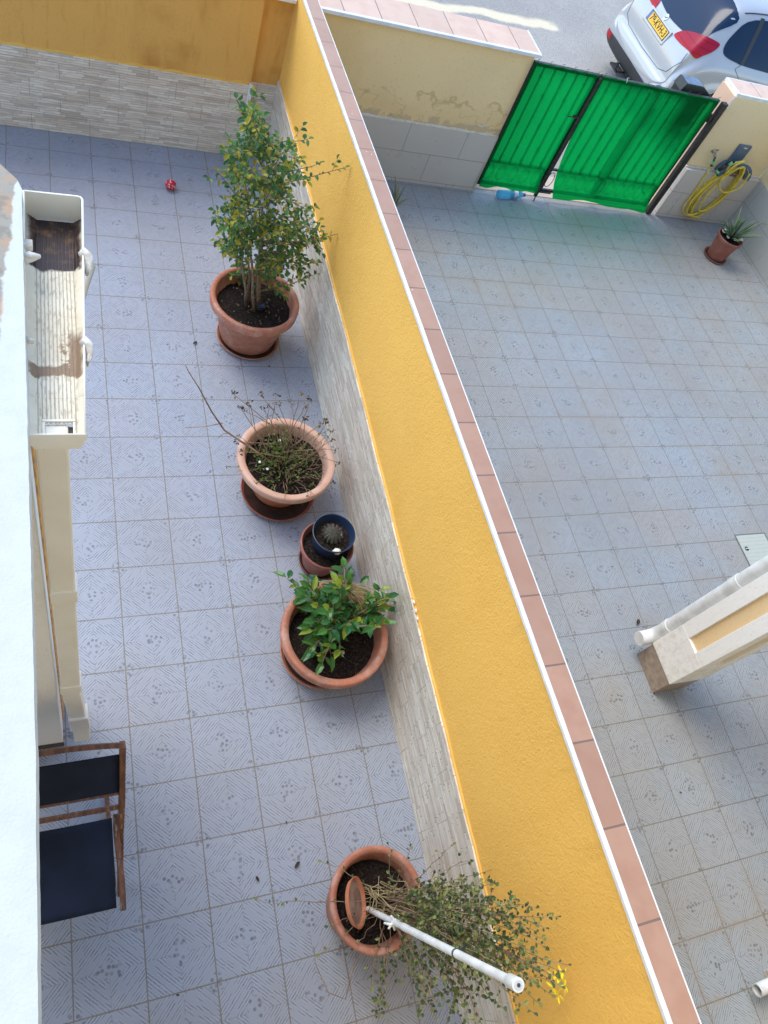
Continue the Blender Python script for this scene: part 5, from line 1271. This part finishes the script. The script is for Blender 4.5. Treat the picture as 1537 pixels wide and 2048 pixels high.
        for xh, zh in ((X0 + 1.16, .93), (X0 + 2.0, .92)):
            h, nn = side(s)(xh, zh + ZG)
            if h: mb = MB(); mb.bar(h + Vector((-.02, s * .02, 0)), h + Vector((.17, s * .02, 0)), .022, .02, (0, 0, 1), .006); mb.build('door_handle', PAINT, body, True, auto=50)
    # hatch shut line and bumper seam
    for L_ in ([(CY - .70, 1.0), (CY - .74, .90), (CY - .66, .72), (CY - .50, .66), (CY, .645), (CY + .5, .66), (CY + .66, .72), (CY + .74, .90), (CY + .70, 1.0)],):
        pts = []
        for (a0, b0_), (a1, b1) in zip(L_, L_[1:]):
            for k in range(12):
                h, nn = rear(a0 + (a1 - a0) * k / 12, b0_ + (b1 - b0_) * k / 12 + ZG)
                if h: pts.append(h)
        mb = MB(); mb.tube(pts, .005, 5); mb.build('hatch_shut_line', simple('seam_blue', (0.10, 0.13, 0.2), None, .6), body)
    # lower dark valance with red reflectors
    val = [(CY - .74, .30 + ZG), (CY - .80, .44 + ZG), (CY - .5, .46 + ZG), (CY, .47 + ZG), (CY + .5, .46 + ZG), (CY + .80, .44 + ZG), (CY + .74, .30 + ZG), (CY, .26 + ZG)]
    patch(val, 'valance', BPL, body, .006, rear, 22)
    for s in (-1, 1): patch([(CY + s * .60, .38 + ZG), (CY + s * .78, .38 + ZG), (CY + s * .78, .44 + ZG), (CY + s * .62, .45 + ZG)], 'reflector', bpy.data.materials['red_lamp'], body, .011, rear, 6)
    # number plate in a recess
    h, nn = rear(CY + .02, .93 + ZG); zc = .93 + ZG; up = Vector((.30, 0, 1)).normalized(); nrm = Vector((-1, 0, .30)).normalized(); pc_ = Vector((h.x - .012, CY + .02, zc))
    def pl(u, v, d): return pc_ + Vector((0, -1, 0)) * u + up * v + nrm * d
    def quadbox(mb, u0, u1, v0, v1, d0, d1):
        vs_ = [pl(u, v, d) for d in (d0, d1) for v in (v0, v1) for u in (u0, u1)]; mb.add(vs_, [(0, 2, 3, 1), (4, 5, 7, 6), (0, 1, 5, 4), (2, 6, 7, 3), (0, 4, 6, 2), (1, 3, 7, 5)])
    mb = MB(); quadbox(mb, -.33, .30, -.10, .085, -.03, .004); mb.build('plate_recess', PAINT, body, bevel=.01)
    mb = MB(); quadbox(mb, -.265, .265, -.062, .062, .0042, .010); np_ = mb.build('number_plate', [BPL], body)
    mb = MB(); quadbox(mb, -.215, .258, -.054, .054, .0102, .012); mb.build('plate_face', simple('plate_yellow', (0.85, 0.50, 0.04), None, .4), np_)
    mb = MB(); quadbox(mb, -.258, -.216, -.054, .054, .0102, .012); mb.build('plate_band', simple('plate_blue', (0.10, 0.16, 0.45), None, .4), np_)
    cu = bpy.data.curves.new('t', 'FONT'); cu.body = '79-KVH-3'; cu.size = .118; cu.align_x = 'CENTER'; cu.align_y = 'CENTER'; cu.extrude = .0008; cu.offset = .0012
    to = bpy.data.objects.new('t', cu); SC.collection.objects.link(to); dg = bpy.context.evaluated_depsgraph_get(); dg.update(); tm = bpy.data.meshes.new_from_object(to.evaluated_get(dg)); bpy.data.objects.remove(to)
    wmax = max(v.co.x for v in tm.vertices) - min(v.co.x for v in tm.vertices); sc_ = .43 / wmax
    mb = MB(); mb.add([pl(.022 + v.co.x * sc_, v.co.y, .0128 + v.co.z) for v in tm.vertices], [tuple(p.vertices) for p in tm.polygons]); mb.build('plate_lettering', simple('plate_black', (0.02, 0.015, 0.01), None, .5), np_)
    # round emblem: ring with a rearing figure reduced to a simple relief
    h, nn = rear(CY + .03, 1.035 + ZG)
    if h:
        n2 = Vector((-1, 0, .5)).normalized(); q2 = n2.to_track_quat('Z', 'Y').to_matrix()
        mb = MB(); mb.lathe([(.0, .002), (.030, .003), (.031, .008), (.040, .010), (.044, .004), (.044, -.02)], h, 28, q2); mb.tube([h + q2 @ Vector((-.014, -.014, .008)), h + q2 @ Vector((0, 0, .012)), h + q2 @ Vector((.008, .014, .009)), h + q2 @ Vector((.016, .004, .008))], [.005, .007, .005, .003], 6)
        mb.build('emblem', simple('chrome', (0.7, 0.7, 0.7), None, .2, metal=1), body, True, auto=50)
    # tow hook
    mb = MB(); c0 = Vector((X0 - .02, CY + .02, .28 + ZG)); mb.tube([c0 + Vector((.1, 0, 0)), c0 + Vector((-.06, 0, -.01)), c0 + Vector((-.10, 0, .02)), c0 + Vector((-.10, 0, .08))], .014, 8); mb.lathe([(.0, -.022), (.018, -.014), (.024, 0), (.018, .014), (0, .022)], c0 + Vector((-.10, 0, .10)), 14)
    mb.box(X0 - .07, X0 + .05, CY - .25, CY + .25, .24 + ZG, .27 + ZG); mb.build('tow_bar', BPL, root, True, auto=40)
    # roof rail
    for s in (-1, 1):
        pts = []
        for k in range(16):
            xq = X0 + .75 + 1.75 * k / 15; hh_ = bvh.ray_cast(Vector((xq, CY + s * .57, 3)), Vector((0, 0, -1)))
            if hh_[0]: pts.append(hh_[0] + Vector((0, 0, .006)))
        mb = MB(); mb.tube(pts, .006, 6); mb.build('roof_seam', BPL, body)
    RIM = simple('alloy', (0.45, 0.46, 0.48), None, .3, metal=.8); TY = simple('tyre_rubber', (0.018, 0.018, 0.018), None, .8)
    for wx, wr in wheels:
        for s in (-1, 1):
            cy_ = CY + s * .80; rq = Matrix.Rotation(math.pi / 2 * -s, 3, 'X'); cc_ = (wx, cy_, ZG + .33)
            wh = bpy.data.objects.new('wheel', None); SC.collection.objects.link(wh); wh.parent = root; wh.location = Vector(cc_) - root.location
            mb = MB(); mb.lathe([(.22, -.10), (.31, -.10), (.33, -.07), (.33, .06), (.31, .09), (.22, .092)], cc_, 48, rq); mb.build('tyre', TY, wh, True, auto=50)
            mb = MB(); mb.lathe([(0, .06), (.05, .07), (.06, .05), (.19, .055), (.215, .09), (.222, .09), (.222, -.09)], cc_, 40, rq)
            mb.build('rim', RIM, wh, True, auto=40)
        mb = MB(); mb.tube([(wx, CY - .66, ZG + .33), (wx, CY + .66, ZG + .33)], .37, 40); mb.build('wheel_well', simple('well_black', (0.01, 0.01, 0.01), None, .9), root, True, auto=40)
car()
